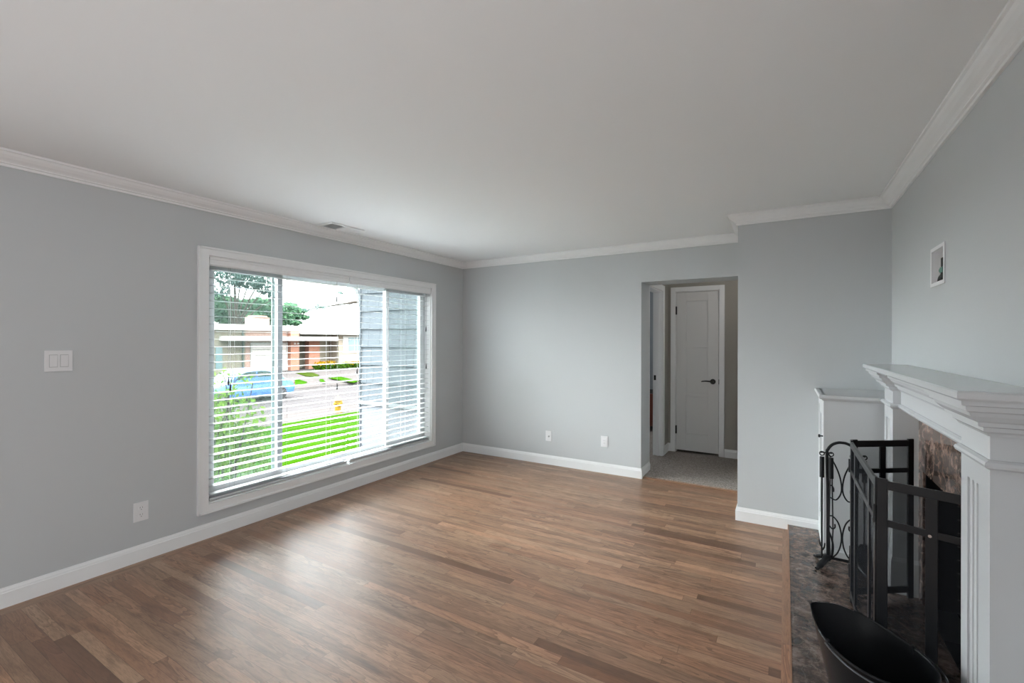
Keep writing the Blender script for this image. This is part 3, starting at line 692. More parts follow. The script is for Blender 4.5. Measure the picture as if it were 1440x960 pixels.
# ------------------------------------------------------------------ low cabinet between the mantelpiece and the alcove wall
cb = thing('low_cabinet', (3.99, 3.80, HZ), 'low white built-in cabinet in the corner between mantelpiece and grey wall', 'cabinet')
cx0, cy0 = 3.782, 3.555
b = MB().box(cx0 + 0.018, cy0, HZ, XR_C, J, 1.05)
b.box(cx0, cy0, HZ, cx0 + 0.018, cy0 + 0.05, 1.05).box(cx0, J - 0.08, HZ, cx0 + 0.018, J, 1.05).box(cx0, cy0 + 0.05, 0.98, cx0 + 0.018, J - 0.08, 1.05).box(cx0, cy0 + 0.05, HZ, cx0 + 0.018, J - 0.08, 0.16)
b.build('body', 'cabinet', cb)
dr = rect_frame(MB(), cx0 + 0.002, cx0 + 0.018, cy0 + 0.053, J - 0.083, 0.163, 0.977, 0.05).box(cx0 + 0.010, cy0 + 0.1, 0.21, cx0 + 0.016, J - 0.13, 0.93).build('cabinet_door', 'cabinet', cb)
MB().lathe([(0, 0), (0.005, 0), (0.004, -0.012), (0.011, -0.018), (0.010, -0.026), (0, -0.028)], (cx0 + 0.002, cy0 + 0.085, 0.80), 14, 'x').build('knob', 'iron', dr, smooth=True)
tp = [(-0.01, 1.043), (0.006, 1.043), (0.010, 1.05), (0.022, 1.055), (0.026, 1.062), (0.026, 1.076), (0.022, 1.08), (-0.01, 1.08)]
t_ = MB().sweep([(XR_C, cy0), (cx0, cy0), (cx0, J)], tp, side=1).box(cx0, cy0, 1.05, XR_C, J, 1.08)
t_.build('cabinet_top', 'cabinet', cb)
MB().sweep([(XR_C, cy0), (cx0 + 0.0, cy0)], [(0, HZ), (0.012, HZ), (0.012, HZ + 0.05), (0.006, HZ + 0.058), (0.004, HZ + 0.068), (0, HZ + 0.068)], side=1).build('cabinet_skirting', 'cabinet', cb)

# ------------------------------------------------------------------ folding screen
fs = thing('fireplace_screen', (3.95, 2.65, HZ), 'black three-panel folding fireplace screen with mesh standing open on the hearth', 'fireplace screen')
ZT, ZB, BW, BT = 0.893, 0.072, 0.034, 0.010
def screen_panel(p0, p1, bars, handle=None, up=1):
    p0, p1 = Vector(p0), Vector(p1); L = (p1 - p0).length; d = (p1 - p0).normalized()
    m = Matrix.Translation((p0.x, p0.y, 0)) @ Matrix.Rotation(math.atan2(d.y, d.x), 4, 'Z')
    h = BT / 2
    fr = MB()
    fr.box(0.002, -h, HZ, BW, h, ZT + 0.006, m).box(L - BW, -h, HZ, L - 0.002, h, ZT + 0.006, m)
    fr.box(BW, -h, ZT - BW, L - BW, h, ZT, m).box(BW, -h, ZB, L - BW, h, ZB + BW, m)
    fr.box(BW, -h * 0.8, ZT - 0.175, L - BW, h * 0.8, ZT - 0.175 + BW * 0.75, m)
    for f in bars:
        c_ = L * f; fr.box(c_ - BW / 2, -h * 0.85, ZB + BW, c_ + BW / 2, h * 0.85, ZT - BW, m)
    pn = fr.build('screen_panel', 'ironflat', fs, bevel=0.0015)
    MB().box(BW * 0.8, -0.0008, ZB + BW * 0.8, L - BW * 0.8, 0.0008, ZT - BW * 0.8, m).build('mesh_infill', 'firemesh', pn)
    if handle is not None:
        q = m @ Vector((L * handle, -0.012, ZT - 0.162))
        MB().tube([q + Vector((0, 0, 0)), q + Vector((-0.006, -0.014, 0))], [0.003, 0.0055], 10).build('screen_knob', 'steel', pn, smooth=True)
    return pn
A_, B_, C_, D_ = (4.165, 3.235), (3.872, 3.03), (3.872, 2.245), (4.170, 2.130)
screen_panel(B_, A_, (0.5,))
screen_panel(C_, B_, (0.22, 0.78))
screen_panel(C_, D_, (0.5,), handle=0.5)
for q in (B_, C_):
    for z in (0.2, 0.76): MB().cyl((q[0] - 0.006, q[1], z - 0.035), (q[0] - 0.006, q[1], z + 0.035), 0.006, n=10).build('hinge', 'ironflat', fs, smooth=True)

# ------------------------------------------------------------------ tool stand and its tools
TY = 3.43
def tp3(u, v, y=TY):
    return Vector((3.797 + (u - 1165) * 0.003555, y, 0.805 - (v - 620) * 0.00437))
def wire(pts, y=TY): return [tp3(u, v, y) for u, v in pts]
def smoothpts(pts, k=4):
    P = [Vector(p) for p in pts]; out = []
    for i in range(len(P) - 1):
        p0, p1, p2, p3 = P[max(i - 1, 0)], P[i], P[i + 1], P[min(i + 2, len(P) - 1)]
        for j in range(k):
            t_ = j / k
            out.append(0.5 * ((2 * p1) + (p2 - p0) * t_ + (2 * p0 - 5 * p1 + 4 * p2 - p3) * t_ ** 2 + (3 * p1 - p0 - 3 * p2 + p3) * t_ ** 3))
    out.append(P[-1]); return out
CU = 1185
def mir(pts): return [(2 * CU - u, v) for u, v in pts]
ts = thing('fireplace_tool_stand', (tp3(CU, 795).x, TY, HZ), 'black wrought iron scrolled stand for fire tools beside the low cabinet', 'tool stand')
post = [(1165, 788), (1165, 700), (1163.5, 640), (1165, 631), (1171, 624), (1179, 620.5), (CU, 620)]
full = wire(post) + wire(mir(post[:-1]))[::-1]
MB().tube(smoothpts(full, 5), 0.0085, 8).build('arched_frame', 'iron', ts, smooth=True)
s1 = [(1165, 636), (1174, 650), (1181, 665), (CU - 0.8, 680), (1183, 692), (1176, 701), (1166, 697)]
s2 = [(1166, 682), (1170, 681.5), (1173, 685), (1173, 690)]
s3 = [(1166, 725), (1172, 724.5), (1180, 733), (CU - 0.8, 749), (1183, 764), (1178, 776), (1170, 784)]
s4 = [(1166, 737), (1171, 742), (1175, 740), (1175, 735)]
s5 = [(1166, 746), (1171, 758), (1172.5, 770), (1170, 785)]
for q in (s1, s2, s3, s4, s5):
    for p in (q, mir(q)):
        MB().tube(smoothpts(wire(p), 5), 0.0042 if q is not s5 else 0.0058, 7).build('scroll', 'iron', ts, smooth=True)
b = MB()
cx_, = (tp3(CU, 0).x,)
for sx in (-1, 1):
    for sy in (-1, 1):
        x0 = cx_ + sx * 0.071
        b.tube(smoothpts([(x0, TY, HZ + 0.052), (x0 + sx * 0.015, TY + sy * 0.03, HZ + 0.044), (x0 + sx * 0.045, TY + sy * 0.075, HZ + 0.018), (x0 + sx * 0.062, TY + sy * 0.10, HZ + 0.008)], 4), [0.018] * 4 + [0.014] * 5 + [0.009] * 4, 8, flat=1.4)
b.tube([(cx_ - 0.071, TY, HZ + 0.05), (cx_ + 0.071, TY, HZ + 0.05)], 0.008, 8)
b.build('base_feet', 'iron', ts, smooth=True)
for us in ((1157, 1167), (1203, 1213)):
    hk = MB().tube([tp3(us[0] - 4, 636), tp3(us[1] + 4, 636)], 0.0045, 6)
    for u in us: hk.tube([tp3(u, 636, TY), tp3(u, 635, TY - 0.028)], 0.0035, 6)
    hk.build('hook_bar', 'iron', ts, smooth=True)
def tool(name, u, label, tipkind, y=TY - 0.022):
    o = thing(name, (tp3(u, 640).x, y, HZ + 0.05), label, 'fire tool', 'fire tools hanging on the stand')
    c0 = tp3(u, 636.5, y)
    ring = [(c0.x + 0.012 * math.cos(2 * PI * k / 16), y, c0.z + 0.012 * math.sin(2 * PI * k / 16)) for k in range(17)]
    MB().tube(ring, 0.0032, 6).build('hanging_loop', 'iron', o, smooth=True)
    MB().lathe([(0, tp3(u, 641).z), (0.012, tp3(u, 641).z), (0.0125, tp3(u, 643).z), (0.0125, tp3(u, 667).z), (0.013, tp3(u, 670).z), (0, tp3(u, 670).z)][::-1], (c0.x, y, 0), 16).build('handle', 'iron', o, smooth=True)
    zt_, zb_ = tp3(u, 670).z, tp3(u, 760).z
    s_ = MB()
    if tipkind == 'tongs':
        for k in (-1, 1): s_.tube([(c0.x + k * 0.005, y, zt_), (c0.x + k * 0.010, y, zb_ + 0.08), (c0.x + k * 0.004, y, 0.115)], 0.0036, 6)
    else: s_.tube([(c0.x, y, zt_), (c0.x, y, 0.105 if tipkind == 'poker' else zb_)], 0.0052, 8)
    s_.build('shaft', 'iron', o, smooth=True)
    if tipkind == 'poker':
        MB().tube([(c0.x, y, 0.11), (c0.x, y, 0.088)], [0.0055, 0.002], 8).tube(smoothpts([(c0.x, y, 0.135), (c0.x + 0.012, y, 0.155), (c0.x + 0.016, y, 0.185)], 3), [0.005] * 4 + [0.004] * 2 + [0.002], 8).tube(smoothpts([(c0.x - 0.001, y, 0.155), (c0.x - 0.010, y, 0.175), (c0.x - 0.013, y, 0.20)], 3), [0.004] * 4 + [0.003] * 2 + [0.002], 8).build('poker_hook', 'iron', o, smooth=True)
    if tipkind == 'brush':
        MB().box(c0.x - 0.016, y - 0.012, zb_ - 0.05, c0.x + 0.016, y + 0.012, zb_).build('brush_head', 'iron', o, bevel=0.004)
        q = MB()
        for i in range(9):
            for j in range(4):
                x_, y_ = -0.0135 + 0.0034 * i, -0.009 + 0.006 * j
                q.tube([(c0.x + x_, y + y_, zb_ - 0.05), (c0.x + x_ * 1.4, y + y_ * 1.5, 0.052)], [0.0026, 0.003], 5)
        q.build('bristles', 'bristle', o)
    if tipkind == 'shovel':
        q = MB(); pr = [(-0.038, 0.012), (-0.034, 0), (0.034, 0), (0.038, 0.012)]
        q.rings([[(c0.x + px * s0, y - py * 1.6 + 0.006, z_) for px, py in pr] + [(c0.x + px * s0 * 0.97, y - py * 1.6 + 0.003, z_) for px, py in pr[::-1]] for z_, s0 in ((0.215, 0.5), (0.195, 0.9), (0.08, 1.0))])
        q.build('shovel_pan', 'iron', o)
tool('fire_poker', 1156, 'black iron poker with hooked tip, leftmost on the tool stand', 'poker')
tool('fire_tongs', 1169, 'black iron tongs hanging beside the poker on the tool stand', 'tongs', TY - 0.026)
tool('fire_brush', 1199, 'black hearth brush on the tool stand half behind the folding screen', 'brush')
tool('fire_shovel', 1215, 'black iron shovel on the tool stand, rightmost behind the folding screen', 'shovel')

# ------------------------------------------------------------------ coal scuttle
SCX, SCY = 3.852, 2.023
cs = thing('coal_scuttle', (SCX, SCY, HZ), 'matte black metal coal scuttle with raised spout and bail handle on the hearth', 'coal scuttle')
n = 64; TH0 = 2.616     # direction of the spout
def rimpt(a, inner=0.0):
    k = (1 + math.cos(a - TH0)) / 2
    hgt = 0.331 + 0.081 * k ** 2.9
    rr = 0.153 + 0.048 * k ** 2.69 - inner
    tip = math.exp(-((a - 2.79) / 0.20) ** 2); hgt += 0.010 * tip; rr += 0.014 * tip
    e_, f_ = rr * math.cos(a - TH0), rr * math.sin(a - TH0) * 0.96
    return SCX + e_ * math.cos(TH0) - f_ * math.sin(TH0), SCY + e_ * math.sin(TH0) + f_ * math.cos(TH0), hgt
outer = []
for s in (0.0, 0.04, 0.2, 0.4, 0.6, 0.8, 0.93, 1.0):
    ring = []
    for j in range(n):
        a = 2 * PI * j / n; x, y, z = rimpt(a)
        rb = 0.105; bx_, by_ = SCX + rb * math.cos(a), SCY + rb * math.sin(a)
        e = s ** 0.8
        ring.append((bx_ + (x - bx_) * e, by_ + (y - by_) * e, HZ + 0.012 + (z - HZ - 0.012) * s))
    outer.append(ring)
inner = []
for s in (1.0, 0.93, 0.8, 0.6, 0.4, 0.2, 0.05):
    ring = []
    for j in range(n):
        a = 2 * PI * j / n; x, y, z = rimpt(a, 0.003)
        rb = 0.101; bx_, by_ = SCX + rb * math.cos(a), SCY + rb * math.sin(a); e = s ** 0.8
        ring.append((bx_ + (x - bx_) * e, by_ + (y - by_) * e, HZ + 0.016 + (z - HZ - 0.016) * s))
    inner.append(ring)
MB().rings(outer + inner).build('bucket', 'ironflat', cs, smooth=True)
rim = [rimpt(2 * PI * j / n) for j in range(n + 1)]
half = [Vector(rimpt(TH0 + 0.75 + (2 * PI - 1.5) * j / 40)) for j in range(41)]
MB().tube(half, 0.0042, 8).build('rolled_rim', 'ironflat', cs, smooth=True)
MB().lathe([(0, 0), (0.108, 0), (0.112, 0.006), (0.108, 0.014), (0, 0.014)], (SCX, SCY, HZ), 40).build('foot_ring', 'ironflat', cs)
A0, A1 = math.radians(207), math.radians(45 + 360)
bail = []
for j in range(33):
    t_ = j / 32; a = A0 + (A1 - A0) * t_; p = Vector(rimpt(a)); o_ = Vector((math.cos(a), math.sin(a), 0))
    k = math.sin(PI * t_)
    bail.append(p + o_ * (0.008 + 0.014 * k) + Vector((0, 0, -0.002 - 0.010 * k)))
e0, e1 = Vector(rimpt(A0)), Vector(rimpt(A1))
MB().tube(bail, 0.0035, 8).build('bail_handle', plain('bail_wire_grey', (0.12, 0.13, 0.14), 0.3, metal=0.8), cs, smooth=True)
for p in (e0, e1): MB().tube([p + Vector((0, 0, -0.018)), p + Vector((0, 0, 0.010))], 0.008, 10, flat=0.6).build('handle_ear', 'ironflat', cs, smooth=True)

# ================================================================== outside
S0 = -1.40
def strip(name, pts, mat, kind='structure', thick=0.12):
    """ground strip: pts = [(x, z)...] across, running along Y"""
    prof = [(x, z) for x, z in pts] + [(x, z - thick) for x, z in pts[::-1]]
    return MB().rings([[(x, y, z) for x, z in prof] for y in (-12, 60)]).build(name, mat, kind=kind)
strip('path_walkway', [(-0.16, -0.56), (-3.28, -0.66)], 'walk')
strip('lawn_front', [(-3.28, -0.65), (-5.5, -0.86), (-8.5, -1.18), (-10.85, S0 + 0.02)], 'grass')
strip('sidewalk_near', [(-10.85, S0), (-12.9, S0)], 'concrete')
strip('kerb_near', [(-12.9, S0 + 0.0), (-13.2, S0 - 0.01), (-13.3, S0 - 0.12)], 'concrete')
strip('street', [(-13.3, S0 - 0.12), (-17, S0 - 0.08), (-20.8, S0 - 0.12)], 'asphalt')
strip('kerb_far', [(-20.8, S0 - 0.12), (-20.9, S0), (-22.4, S0)], 'concrete')
strip('ground_far', [(-22.4, S0), (-33.0, -1.25), (-90, -1.2)], 'concrete')
# grass beds of the yards across the street
def patch(name, pts, z, mat, label):
    P = [(p.x, p.y) for p in pts]
    n_ = len(P); v = MB()
    v.rings([[(x, y, zz) for x, y in P] for zz in (z - 0.05, z)])
    return tag(v.build(name, mat), label, 'lawn', 'grass patches across the street')
zf = -1.34
patch('lawn_patch', [at(415, 533, 'z', zf), at(432, 538, 'z', zf), at(430, 541, 'z', zf), at(415, 543, 'z', zf)], zf, 'grass', 'small green grass wedge beside the blue car across the street')
patch('lawn_patch', [at(412, 524.5, 'z', -1.27), at(440, 525, 'z', -1.27), at(449, 528, 'z', -1.27), at(446, 531, 'z', -1.27), at(430, 529.5, 'z', -1.27)], -1.27, 'drygrass', 'thin green grass strip at the foot of the brick pillar across the street')
patch('lawn_patch', [at(462, 532, 'z', -1.27), at(480, 530.5, 'z', -1.27), at(505, 536, 'z', -1.27), at(498, 538.5, 'z', -1.27), at(476, 534.5, 'z', -1.27)], -1.27, 'grass', 'green grass strip in front of the hedge across the street')
patch('lawn_patch', [at(449, 534, 'z', -1.3), at(455, 534, 'z', -1.3), at(458, 539, 'z', -1.3), at(452, 539, 'z', -1.3)], -1.3, 'grass', 'tiny grass tuft in the pale driveway across the street')

# fire hydrant
hx, hy = -11.35, 11.85
fh = thing('fire_hydrant', (hx, hy, S0), 'yellow fire hydrant with white cap on the sidewalk beyond the lawn', 'fire hydrant')
MB().lathe([(0, 0), (0.16, 0), (0.16, 0.05), (0.11, 0.06), (0.105, 0.42), (0.14, 0.44), (0.14, 0.47), (0, 0.47)], (hx, hy, S0)).build('barrel', 'hydrant', fh, smooth=True)
MB().lathe([(0, 0.47), (0.13, 0.47), (0.125, 0.54), (0.09, 0.61), (0.03, 0.635), (0.03, 0.68), (0, 0.68)], (hx, hy, S0)).build('bonnet', 'hydtop', fh, smooth=True)
MB().cyl((hx + 0.02, hy - 0.19, S0 + 0.36), (hx - 0.02, hy + 0.19, S0 + 0.36), 0.05, n=12).cyl((hx, hy, S0 + 0.33), (hx + 0.2, hy - 0.02, S0 + 0.33), 0.065, n=12).build('outlet_caps', 'hydrant', fh, smooth=True)

# own house's projecting wing with painted shakes
wg = thing('house_wing', (-0.95, 4.7, -0.6), 'pale grey shingled side wing of the house seen through the right window panes', 'house wing')
MB().box(-1.84, 4.72, -0.7, -0.161, 6.3, 2.5).build('wing_wall', 'shake', wg)
WXL = -1.852
exp_ = 0.262; z = 0.535
rows = MB()
while z < 2.4:
    z1 = min(z + exp_, 2.42); random.seed(int(z * 100))
    x = WXL
    while x < -0.165:
        wd = random.uniform(0.12, 0.24); x2 = min(x + wd, -0.163)
        if -0.163 - x2 < 0.05: x2 = -0.163
        dz_ = random.uniform(-0.003, 0.003)
        rows.rings([[(x + 0.002, 4.690, z + dz_), (x + 0.002, 4.722, z + dz_), (x + 0.002, 4.722, z1 + 0.02), (x + 0.002, 4.714, z1 + 0.02)],
                    [(x2 - 0.001, 4.690, z + dz_), (x2 - 0.001, 4.722, z + dz_), (x2 - 0.001, 4.722, z1 + 0.02), (x2 - 0.001, 4.714, z1 + 0.02)]])
        x = x2
    z += exp_
rows.build('shakes', 'shake', wg)
MB().box(WXL - 0.02, 4.655, 0.480, -0.163, 4.72, 0.532).build('trim_band', 'shaketrim', wg, bevel=0.004)
MB().box(WXL + 0.02, 4.698, -0.7, -0.163, 4.72, 0.48).build('lower_wall', plain('wing_lower_paint', ex((0.29, 0.31, 0.35)), 0.85), wg)
MB().box(WXL - 0.012, 4.684, -0.7, WXL + 0.02, 4.72, 2.42).build('corner_board', 'shake', wg)
br = []
for (u, v) in ((486, 395), (492, 399), (498, 404.5), (503, 412), (506, 421), (507.5, 432)):
    br.append(at(u, v, 'y', 4.72))
MB().tube(smoothpts(br, 4), 0.032, 8).build('curved_bracket', 'shaketrim', wg, smooth=True)
MB().box(-2.4, 4.5, 2.42, -0.163, 6.6, 2.56).build('wing_eave', 'shaketrim', wg)

# blue car across the street
CX, CY0, CY1, CZ = -18.6, 10.0, 14.35, S0 - 0.10
car = thing('car', (CX, (CY0 + CY1) / 2, CZ), 'blue car parked along the street behind the shrub', 'car')
L_ = CY1 - CY0
prof = [(0.00, 0.35), (0.02, 0.5), (0.10, 0.78), (0.16, 0.86), (0.24, 0.93), (0.34, 1.38), (0.42, 1.53), (0.62, 1.57), (0.78, 1.46), (0.90, 1.0), (0.975, 0.92), (1.0, 0.6), (0.985, 0.32)]
low = [(0.0, 0.30), (1.0, 0.30)]
bd = MB()
xs = [(-0.86, 0.75), (-0.80, 0.96), (-0.6, 1.0), (0.6, 1.0), (0.80, 0.96), (0.86, 0.75)]
rings = []
for fx, k in xs:
    ring = []
    for s_, z_ in prof:
        zz = z_ if z_ < 0.95 else 0.95 + (z_ - 0.95) * (1.0 if abs(fx) < 0.7 else (0.72 if abs(fx) < 0.83 else 0.0))
        if abs(fx) > 0.83: zz = 0.30 + (min(zz, 0.95) - 0.30) * 0.82
        ring.append((CX + fx, CY0 + 0.03 * (1 - k) * 4 + (L_ - 0.24 * (1 - k)) * s_, CZ + zz))
    ring += [(CX + fx, CY0 + L_ * 0.97, CZ + 0.25), (CX + fx, CY0 + L_ * 0.03, CZ + 0.25)]
    rings.append(ring)
bd.rings(rings); bd.build('body', 'carblue', car, smooth=True, bevel=0.02)
for sx in (-1, 1):
    q = MB(); X_ = CX + sx * 0.79
    for (pts) in ([(0.30, 0.97), (0.37, 1.30), (0.43, 1.42), (0.545, 1.45), (0.545, 0.97)], [(0.56, 0.97), (0.56, 1.45), (0.63, 1.45), (0.76, 1.34), (0.83, 0.98)]):
        q.rings([[(X_ - 0.05 * sx, CY0 + L_ * a, CZ + b_) for a, b_ in pts], [(X_ + 0.035 * sx, CY0 + L_ * a, CZ + b_) for a, b_ in pts]])
    q.build('side_window', 'carglass', car)
for a in (0.185, 0.815):
    for sx in (-1, 1):
        c0 = (CX + sx * 0.80, CY0 + L_ * a, CZ + 0.33)
        wh = MB().lathe([(0, -0.11), (0.30, -0.11), (0.33, -0.07), (0.33, 0.07), (0.30, 0.11), (0, 0.11)], c0, 28, 'x').build('wheel', 'tyre', car, smooth=True)
        rm = MB().lathe([(0, -0.118), (0.055, -0.118), (0.055, 0.118), (0, 0.118)], c0, 16, 'x')
        for k in range(7):
            an = 2 * PI * k / 7
            m_ = Matrix.Translation(c0) @ Matrix.Rotation(an, 4, 'X')
            rm.box(-0.116, -0.022, 0.03, 0.116, 0.022, 0.225, m_)
        rm.build('alloy', 'rim', wh)
MB().box(CX + 0.55, CY1 - 0.12, CZ + 0.62, CX + 0.80, CY1 - 0.01, CZ + 0.78).box(CX - 0.80, CY1 - 0.12, CZ + 0.62, CX - 0.55, CY1 - 0.01, CZ + 0.78).build('tail_lamps', plain('tail_lamp_red', ex((0.3, 0.02, 0.02)), 0.2), car)

# --- houses across the street (facades along X = -34)
HFX = -34.0
def hz_(u, v, x=HFX): return at(u, v, 'x', x)
def fbox(mb, u0, v0, u1, v1, x=HFX, dx=0.3):
    a, b_ = hz_(u0, (v0), x), hz_(u1, (v1), x)
    return mb.box(x, a.y, a.z, x + dx, b_.y, b_.z)
gy0, gy1 = hz_(262, 500).y, hz_(416, 500).y
gz = -1.3
zt = hz_(345, 466).z
h1 = thing('house', (-38, (gy0 + gy1) / 2, gz), 'low flat-roofed brick and tan house with white garage door across the street', 'house', 'houses across the street')
MB().box(-44, gy0, gz, HFX, hz_(345, 500).y, zt).build('wall', 'stucco', h1)
MB().box(-44, hz_(345, 500).y, gz, HFX, gy1, zt).build('brick_wall', 'brickpale', h1)
MB().box(-44.5, gy0 - 0.4, zt, HFX + 0.5, gy1, hz_(345, 458).z).build('roof', 'housewhite', h1)
MB().box(HFX, hz_(308, 478).y, hz_(380, 480.5).z, HFX + 1.4, gy1 - 0.02, hz_(380, 474.5).z).build('canopy', 'housewhite', h1)
y0, y1 = hz_(354, 500).y, hz_(402, 500).y; gtop = hz_(380, 485).z
gd = MB().box(HFX, y0, gz, HFX + 0.06, y1, gtop)
gd = gd.build('garage_door', 'garage', h1)
q = MB().box(HFX, y0 - 0.12, gz, HFX + 0.1, y0, gtop + 0.12).box(HFX, y1, gz, HFX + 0.1, y1 + 0.12, gtop + 0.12).box(HFX, y0, gtop, HFX + 0.1, y1, gtop + 0.12)
q.build('garage_frame', 'housewhite', h1)
q = MB()
for k in range(1, 5): q.box(HFX + 0.06, y0, gz + (gtop - gz) * k / 5 - 0.015, HFX + 0.07, y1, gz + (gtop - gz) * k / 5 + 0.015)
q.build('garage_panel_lines', 'concrete', gd)
fbox(MB(), 303, 490, 312, 520, dx=0.08).build('window', 'hglass', h1)
MB().cyl((HFX + 0.08, hz_(341, 500).y, gz), (HFX + 0.08, hz_(341, 500).y, zt), 0.06, n=10).build('downpipe', plain('downpipe_green', ex((0.12, 0.17, 0.15)), 0.6), h1)
q = MB(); a = hz_(353, 447, -38); b_ = hz_(379, 458.5, -38)
q.box(-39, a.y, zt, -38, b_.y, a.z + 0.0); q.box(-39.1, a.y + 0.3, a.z, -37.9, b_.y - 0.3, a.z + 0.15)
q.build('chimney', 'brickpale', h1)
q = MB(); yy0, yy1 = hz_(404, 500).y, hz_(416, 500).y
q.box(HFX, yy0, gz, HFX + 0.5, yy1, hz_(410, 467).z)
q.build('brick_pillar', 'brick', h1)
for k, u in ((0, 407.5), (1, 412)):
    MB().box(HFX + 0.5, hz_(u, 0).y, hz_(410, 485.5).z, HFX + 0.52, hz_(u + 2.5, 0).y, hz_(410, 483).z).build('house_number', 'housewhite', h1)

h2y0, h2y1 = hz_(416.5, 500).y, hz_(600, 500).y
h2 = thing('house', (-38, (h2y0 + h2y1) / 2, gz), 'beige single-storey house with low pitched pale roof, right across the street', 'house', 'houses across the street')
zb = hz_(460, 471.5).z
MB().box(HFX - 1.2, h2y0 + 0.02, hz_(380, 480.5).z, HFX + 1.4, hz_(462, 478).y, hz_(380, 474.5).z).build('canopy', 'housewhite', h2)
MB().box(-43, h2y0, gz, HFX - 1.2, hz_(474, 500).y, zb).build('porch_wall', 'stucco', h2)
MB().box(-43, hz_(474, 500).y, gz, HFX, h2y1, zb).build('front_wall', 'stucco2', h2)
q = MB(); za, zc = zb, hz_(460, 461, -39).z
q.rings([[(HFX + 0.8, y, za), (HFX + 0.8, y, za + 0.12), (-39, y, zc), (-44, y, za + 0.12), (-44, y, za)] for y in (h2y0 + 0.02, h2y1 + 1)])
q.build('roof', 'roofgravel', h2)
w0 = MB(); fbox(w0, 482, 473.5, 512, 496.5, dx=0.06)
wf = w0.build('window_surround', 'housewhite', h2)
fbox(MB(), 489.5, 475.5, 497.5, 494.5, dx=0.09).build('pane', 'hglass', wf)
fbox(MB(), 498.5, 475.5, 507, 494.5, dx=0.09).build('pane', 'hglass', wf)
q = MB().box(HFX - 0.5, hz_(432.5, 0).y, gz, HFX + 0.1, hz_(447.5, 0).y, hz_(440, 479).z).box(HFX - 0.4, hz_(440, 0).y, gz, HFX, hz_(462, 0).y, hz_(450, 509).z)
q.build('brick_pillar', 'brick', h2)
MB().cyl((HFX + 0.06, hz_(474, 0).y, gz), (HFX + 0.06, hz_(474, 0).y, zb), 0.06, n=10).build('downpipe', 'stucco', h2)

# --- foliage builder
def leaves(pts_fn, n_, size, asp=0.5, seed=1):
    random.seed(seed); mb = MB()
    for _ in range(n_):
        p = pts_fn(); a = Vector((random.gauss(0, 1), random.gauss(0, 1), random.gauss(0, 1))).normalized()
        b_ = a.cross(Vector((random.gauss(0, 1), random.gauss(0, 1), random.gauss(0, 1)))).normalized()
        s_ = size * random.uniform(0.6, 1.3)
        b = len(mb.v)
        mb.v += [p - a * s_ * 0.5, p + b_ * s_ * asp * 0.5, p + a * s_ * 0.5, p - b_ * s_ * asp * 0.5]
        mb.f.append([b, b + 1, b + 2, b + 3])
    return mb
def ell(blobs):
    """random point in one of several ellipsoids (cx,cy,cz,rx,ry,rz), denser near the skin"""
    ws = [b[3] * b[4] * b[5] for b in blobs]
    def f():
        b = random.choices(blobs, ws)[0]
        d = Vector((random.gauss(0, 1), random.gauss(0, 1), random.gauss(0, 1))).normalized() * random.uniform(0.35, 1) ** 0.5
        return Vector((b[0] + d.x * b[3], b[1] + d.y * b[4], b[2] + d.z * b[5]))
    return f
def mesh_leaves(mb, name, mat, parent=None):
    o0 = ORG.get(parent.name, Vector()) if parent else Vector()
    me = bpy.data.meshes.new(name); me.from_pydata([tuple(p - o0) for p in mb.v], [], mb.f); me.materials.append(M[mat])
    o = bpy.data.objects.new(name, me); col.objects.link(o)
    if parent: o.parent = parent
    return o

# hedge with orange flowers in front of the beige house
a = hz_(444, 0, -32.6); b_ = hz_(506, 0, -32.6); hzt = at(470, 513, 'x', -32.6).z
hg = thing('hedge', (-32.6, (a.y + b_.y) / 2, -1.26), 'clipped green hedge topped with orange flowers across the street', 'hedge')
def hp():
    return Vector((random.uniform(-33.2, -32.0), random.uniform(a.y, b_.y), -1.26 + (hzt + 1.26) * random.uniform(0, 1) ** 0.6))
mesh_leaves(leaves(hp, 2600, 0.26, 0.7, 3), 'foliage', 'hedge', hg)
def fp():
    y = random.choice([random.uniform(a.y, a.y + (b_.y - a.y) * 0.35), random.uniform(a.y + (b_.y - a.y) * 0.6, b_.y)])
    return Vector((random.uniform(-32.9, -32.0), y, hzt + random.uniform(-0.08, 0.30 if y < a.y + 2.5 else 0.12)))
mesh_leaves(leaves(fp, 420, 0.22, 0.8, 4), 'flowers', 'flower', hg)

# trees behind the houses
def tree(x, us, top, blobs, label, mat, size, n_, seed, trunk_r=0.35):
    B = []
    for (u, v, ru, rv) in blobs:
        c_ = at(u, v, 'x', x); e_ = at(u + ru, v, 'x', x); g_ = at(u, v - rv, 'x', x)
        B.append((c_.x, c_.y, c_.z, abs(e_.y - c_.y) * 0.8, abs(e_.y - c_.y), abs(g_.z - c_.z)))
    base = at(us, 500, 'x', x)
    o = thing('tree', (x, base.y, -1.2), label, 'tree', 'trees behind the houses')
    random.seed(seed)
    tk = MB().tube([(x, base.y, -1.3), (x + 0.2, base.y + 0.1, 3.0), (x - 0.1, base.y, B[0][2])], [trunk_r, trunk_r * 0.7, trunk_r * 0.3], 8)
    for b in B: tk.tube([(x, base.y, 2.5), (b[0], (b[1] + base.y) / 2, (b[2] + 2.5) / 2 + 0.4), (b[0], b[1], b[2])], [trunk_r * 0.4, trunk_r * 0.25, 0.05], 6)
    tk.build('trunk', 'bark', o, smooth=True)
    mesh_leaves(leaves(ell(B), n_, size, 0.45, seed), 'foliage', mat, o)
    return o
tree(-60, 320, 0, [(318, 436, 26, 18), (335, 450, 30, 12), (302, 425, 14, 14), (345, 432, 14, 10)], 'bushy green tree behind the flat-roofed house, seen left of the window post', 'treeleaf', 0.75, 5200, 11)
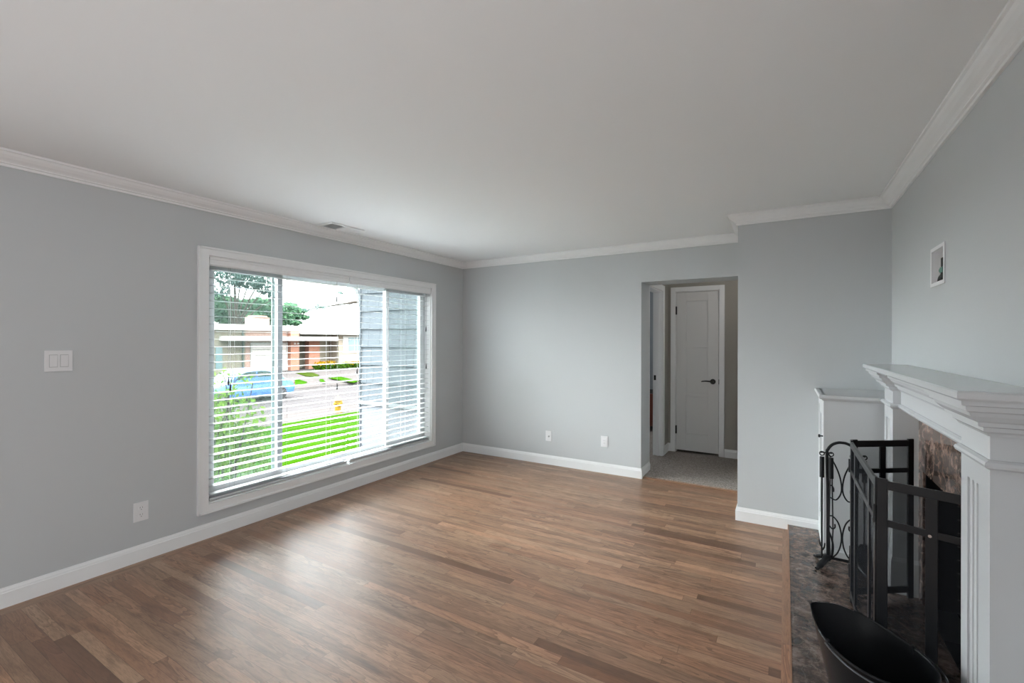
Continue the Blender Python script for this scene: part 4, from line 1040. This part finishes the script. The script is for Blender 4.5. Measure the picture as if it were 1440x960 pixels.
tree(-66, 378, 0, [(378, 440, 20, 18), (395, 446, 16, 14), (362, 428, 10, 8), (408, 437, 12, 8)], 'dark green tree behind the chimney, seen across the window post', 'treeleaf', 0.75, 4200, 12)
tree(-54, 330, 0, [(320, 392, 24, 12), (350, 398, 22, 11), (375, 405, 18, 12), (340, 382, 26, 9), (310, 410, 16, 7), (372, 385, 16, 8), (385, 420, 10, 6)], 'tall wispy cypress with open crown above the left roof', 'cypress', 0.5, 2600, 13)
tree(-72, 416, 0, [(415, 438, 15, 4), (421, 447, 13, 3.5), (412, 455, 12, 3.5), (408, 430, 9, 3)], 'layered green conifer behind the houses, right of the window post', 'treeleaf', 0.75, 1500, 14)

# long cypress limb reaching across the sky from a street tree on the right
o = thing('tree', (-19.6, 24.0, S0), 'street cypress whose bare limb reaches across the white sky', 'tree')
pts = smoothpts([Vector((-19.6, 24.0, S0)), Vector((-19.5, 23.9, 1.6)), Vector((-19.6, 23.4, 3.0)), at(512, 427, 'x', -19.8), at(486, 428, 'x', -19.8), at(466, 431, 'x', -19.8), at(448, 434, 'x', -19.8), at(428, 438, 'x', -19.8)], 4)
pr = [0.22 * (1 - i / len(pts)) ** 1.6 + 0.012 for i in range(len(pts))]
tk = MB().tube(pts, pr, 8)
tk.tube(smoothpts([at(500, 428, 'x', -19.8), at(492, 416, 'x', -19.8), at(478, 412.5, 'x', -19.8)], 4), 0.02, 6)
tk.build('trunk', 'bark', o, smooth=True)
def lp():
    u, v, ru, rv = random.choice([(446, 433, 10, 4), (446, 431, 8, 5), (456, 433, 8, 3), (432, 437, 8, 2), (480, 413, 6, 2), (468, 400, 14, 2.3), (478, 398, 18, 1.2)])
    return at(random.gauss(u, ru * 0.45), random.gauss(v, rv * 0.5), 'x', -19.8 + random.uniform(-0.3, 0.3))
mesh_leaves(leaves(lp, 420, 0.16, 0.3, 21), 'foliage', 'cypress', o)

# leafy shrub just outside the left panes
SHX, SHY = -1.65, 2.60
sh = thing('shrub', (SHX, SHY, -0.6), 'bright green leafy shrub growing just outside the left window panes', 'shrub')
random.seed(5)
st = MB()
for k in range(16):
    y_ = SHY + random.uniform(-0.35, 0.35); x_ = SHX + random.uniform(-0.35, 0.35)
    tip = Vector((x_ + random.uniform(-0.2, 0.2), y_ + random.uniform(-0.15, 0.15), random.uniform(0.5, 1.12)))
    st.tube(smoothpts([(SHX + random.uniform(-0.1, 0.1), SHY + random.uniform(-0.15, 0.15), -0.62), (x_, y_, 0.0), tip], 4), [0.014 - 0.0012 * i for i in range(9)], 6)
st.build('stems', 'bark', sh, smooth=True)
mesh_leaves(leaves(ell([(SHX, SHY, -0.05, 0.50, 0.55, 0.62), (SHX, SHY + 0.05, 0.45, 0.42, 0.46, 0.45), (SHX, SHY - 0.2, 0.6, 0.32, 0.35, 0.36), (SHX + 0.05, SHY, 0.1, 0.45, 0.45, 0.5), (SHX - 0.05, SHY, 0.95, 0.28, 0.40, 0.16)]), 3300, 0.060, 0.62, 6), 'foliage', 'leaf', sh)
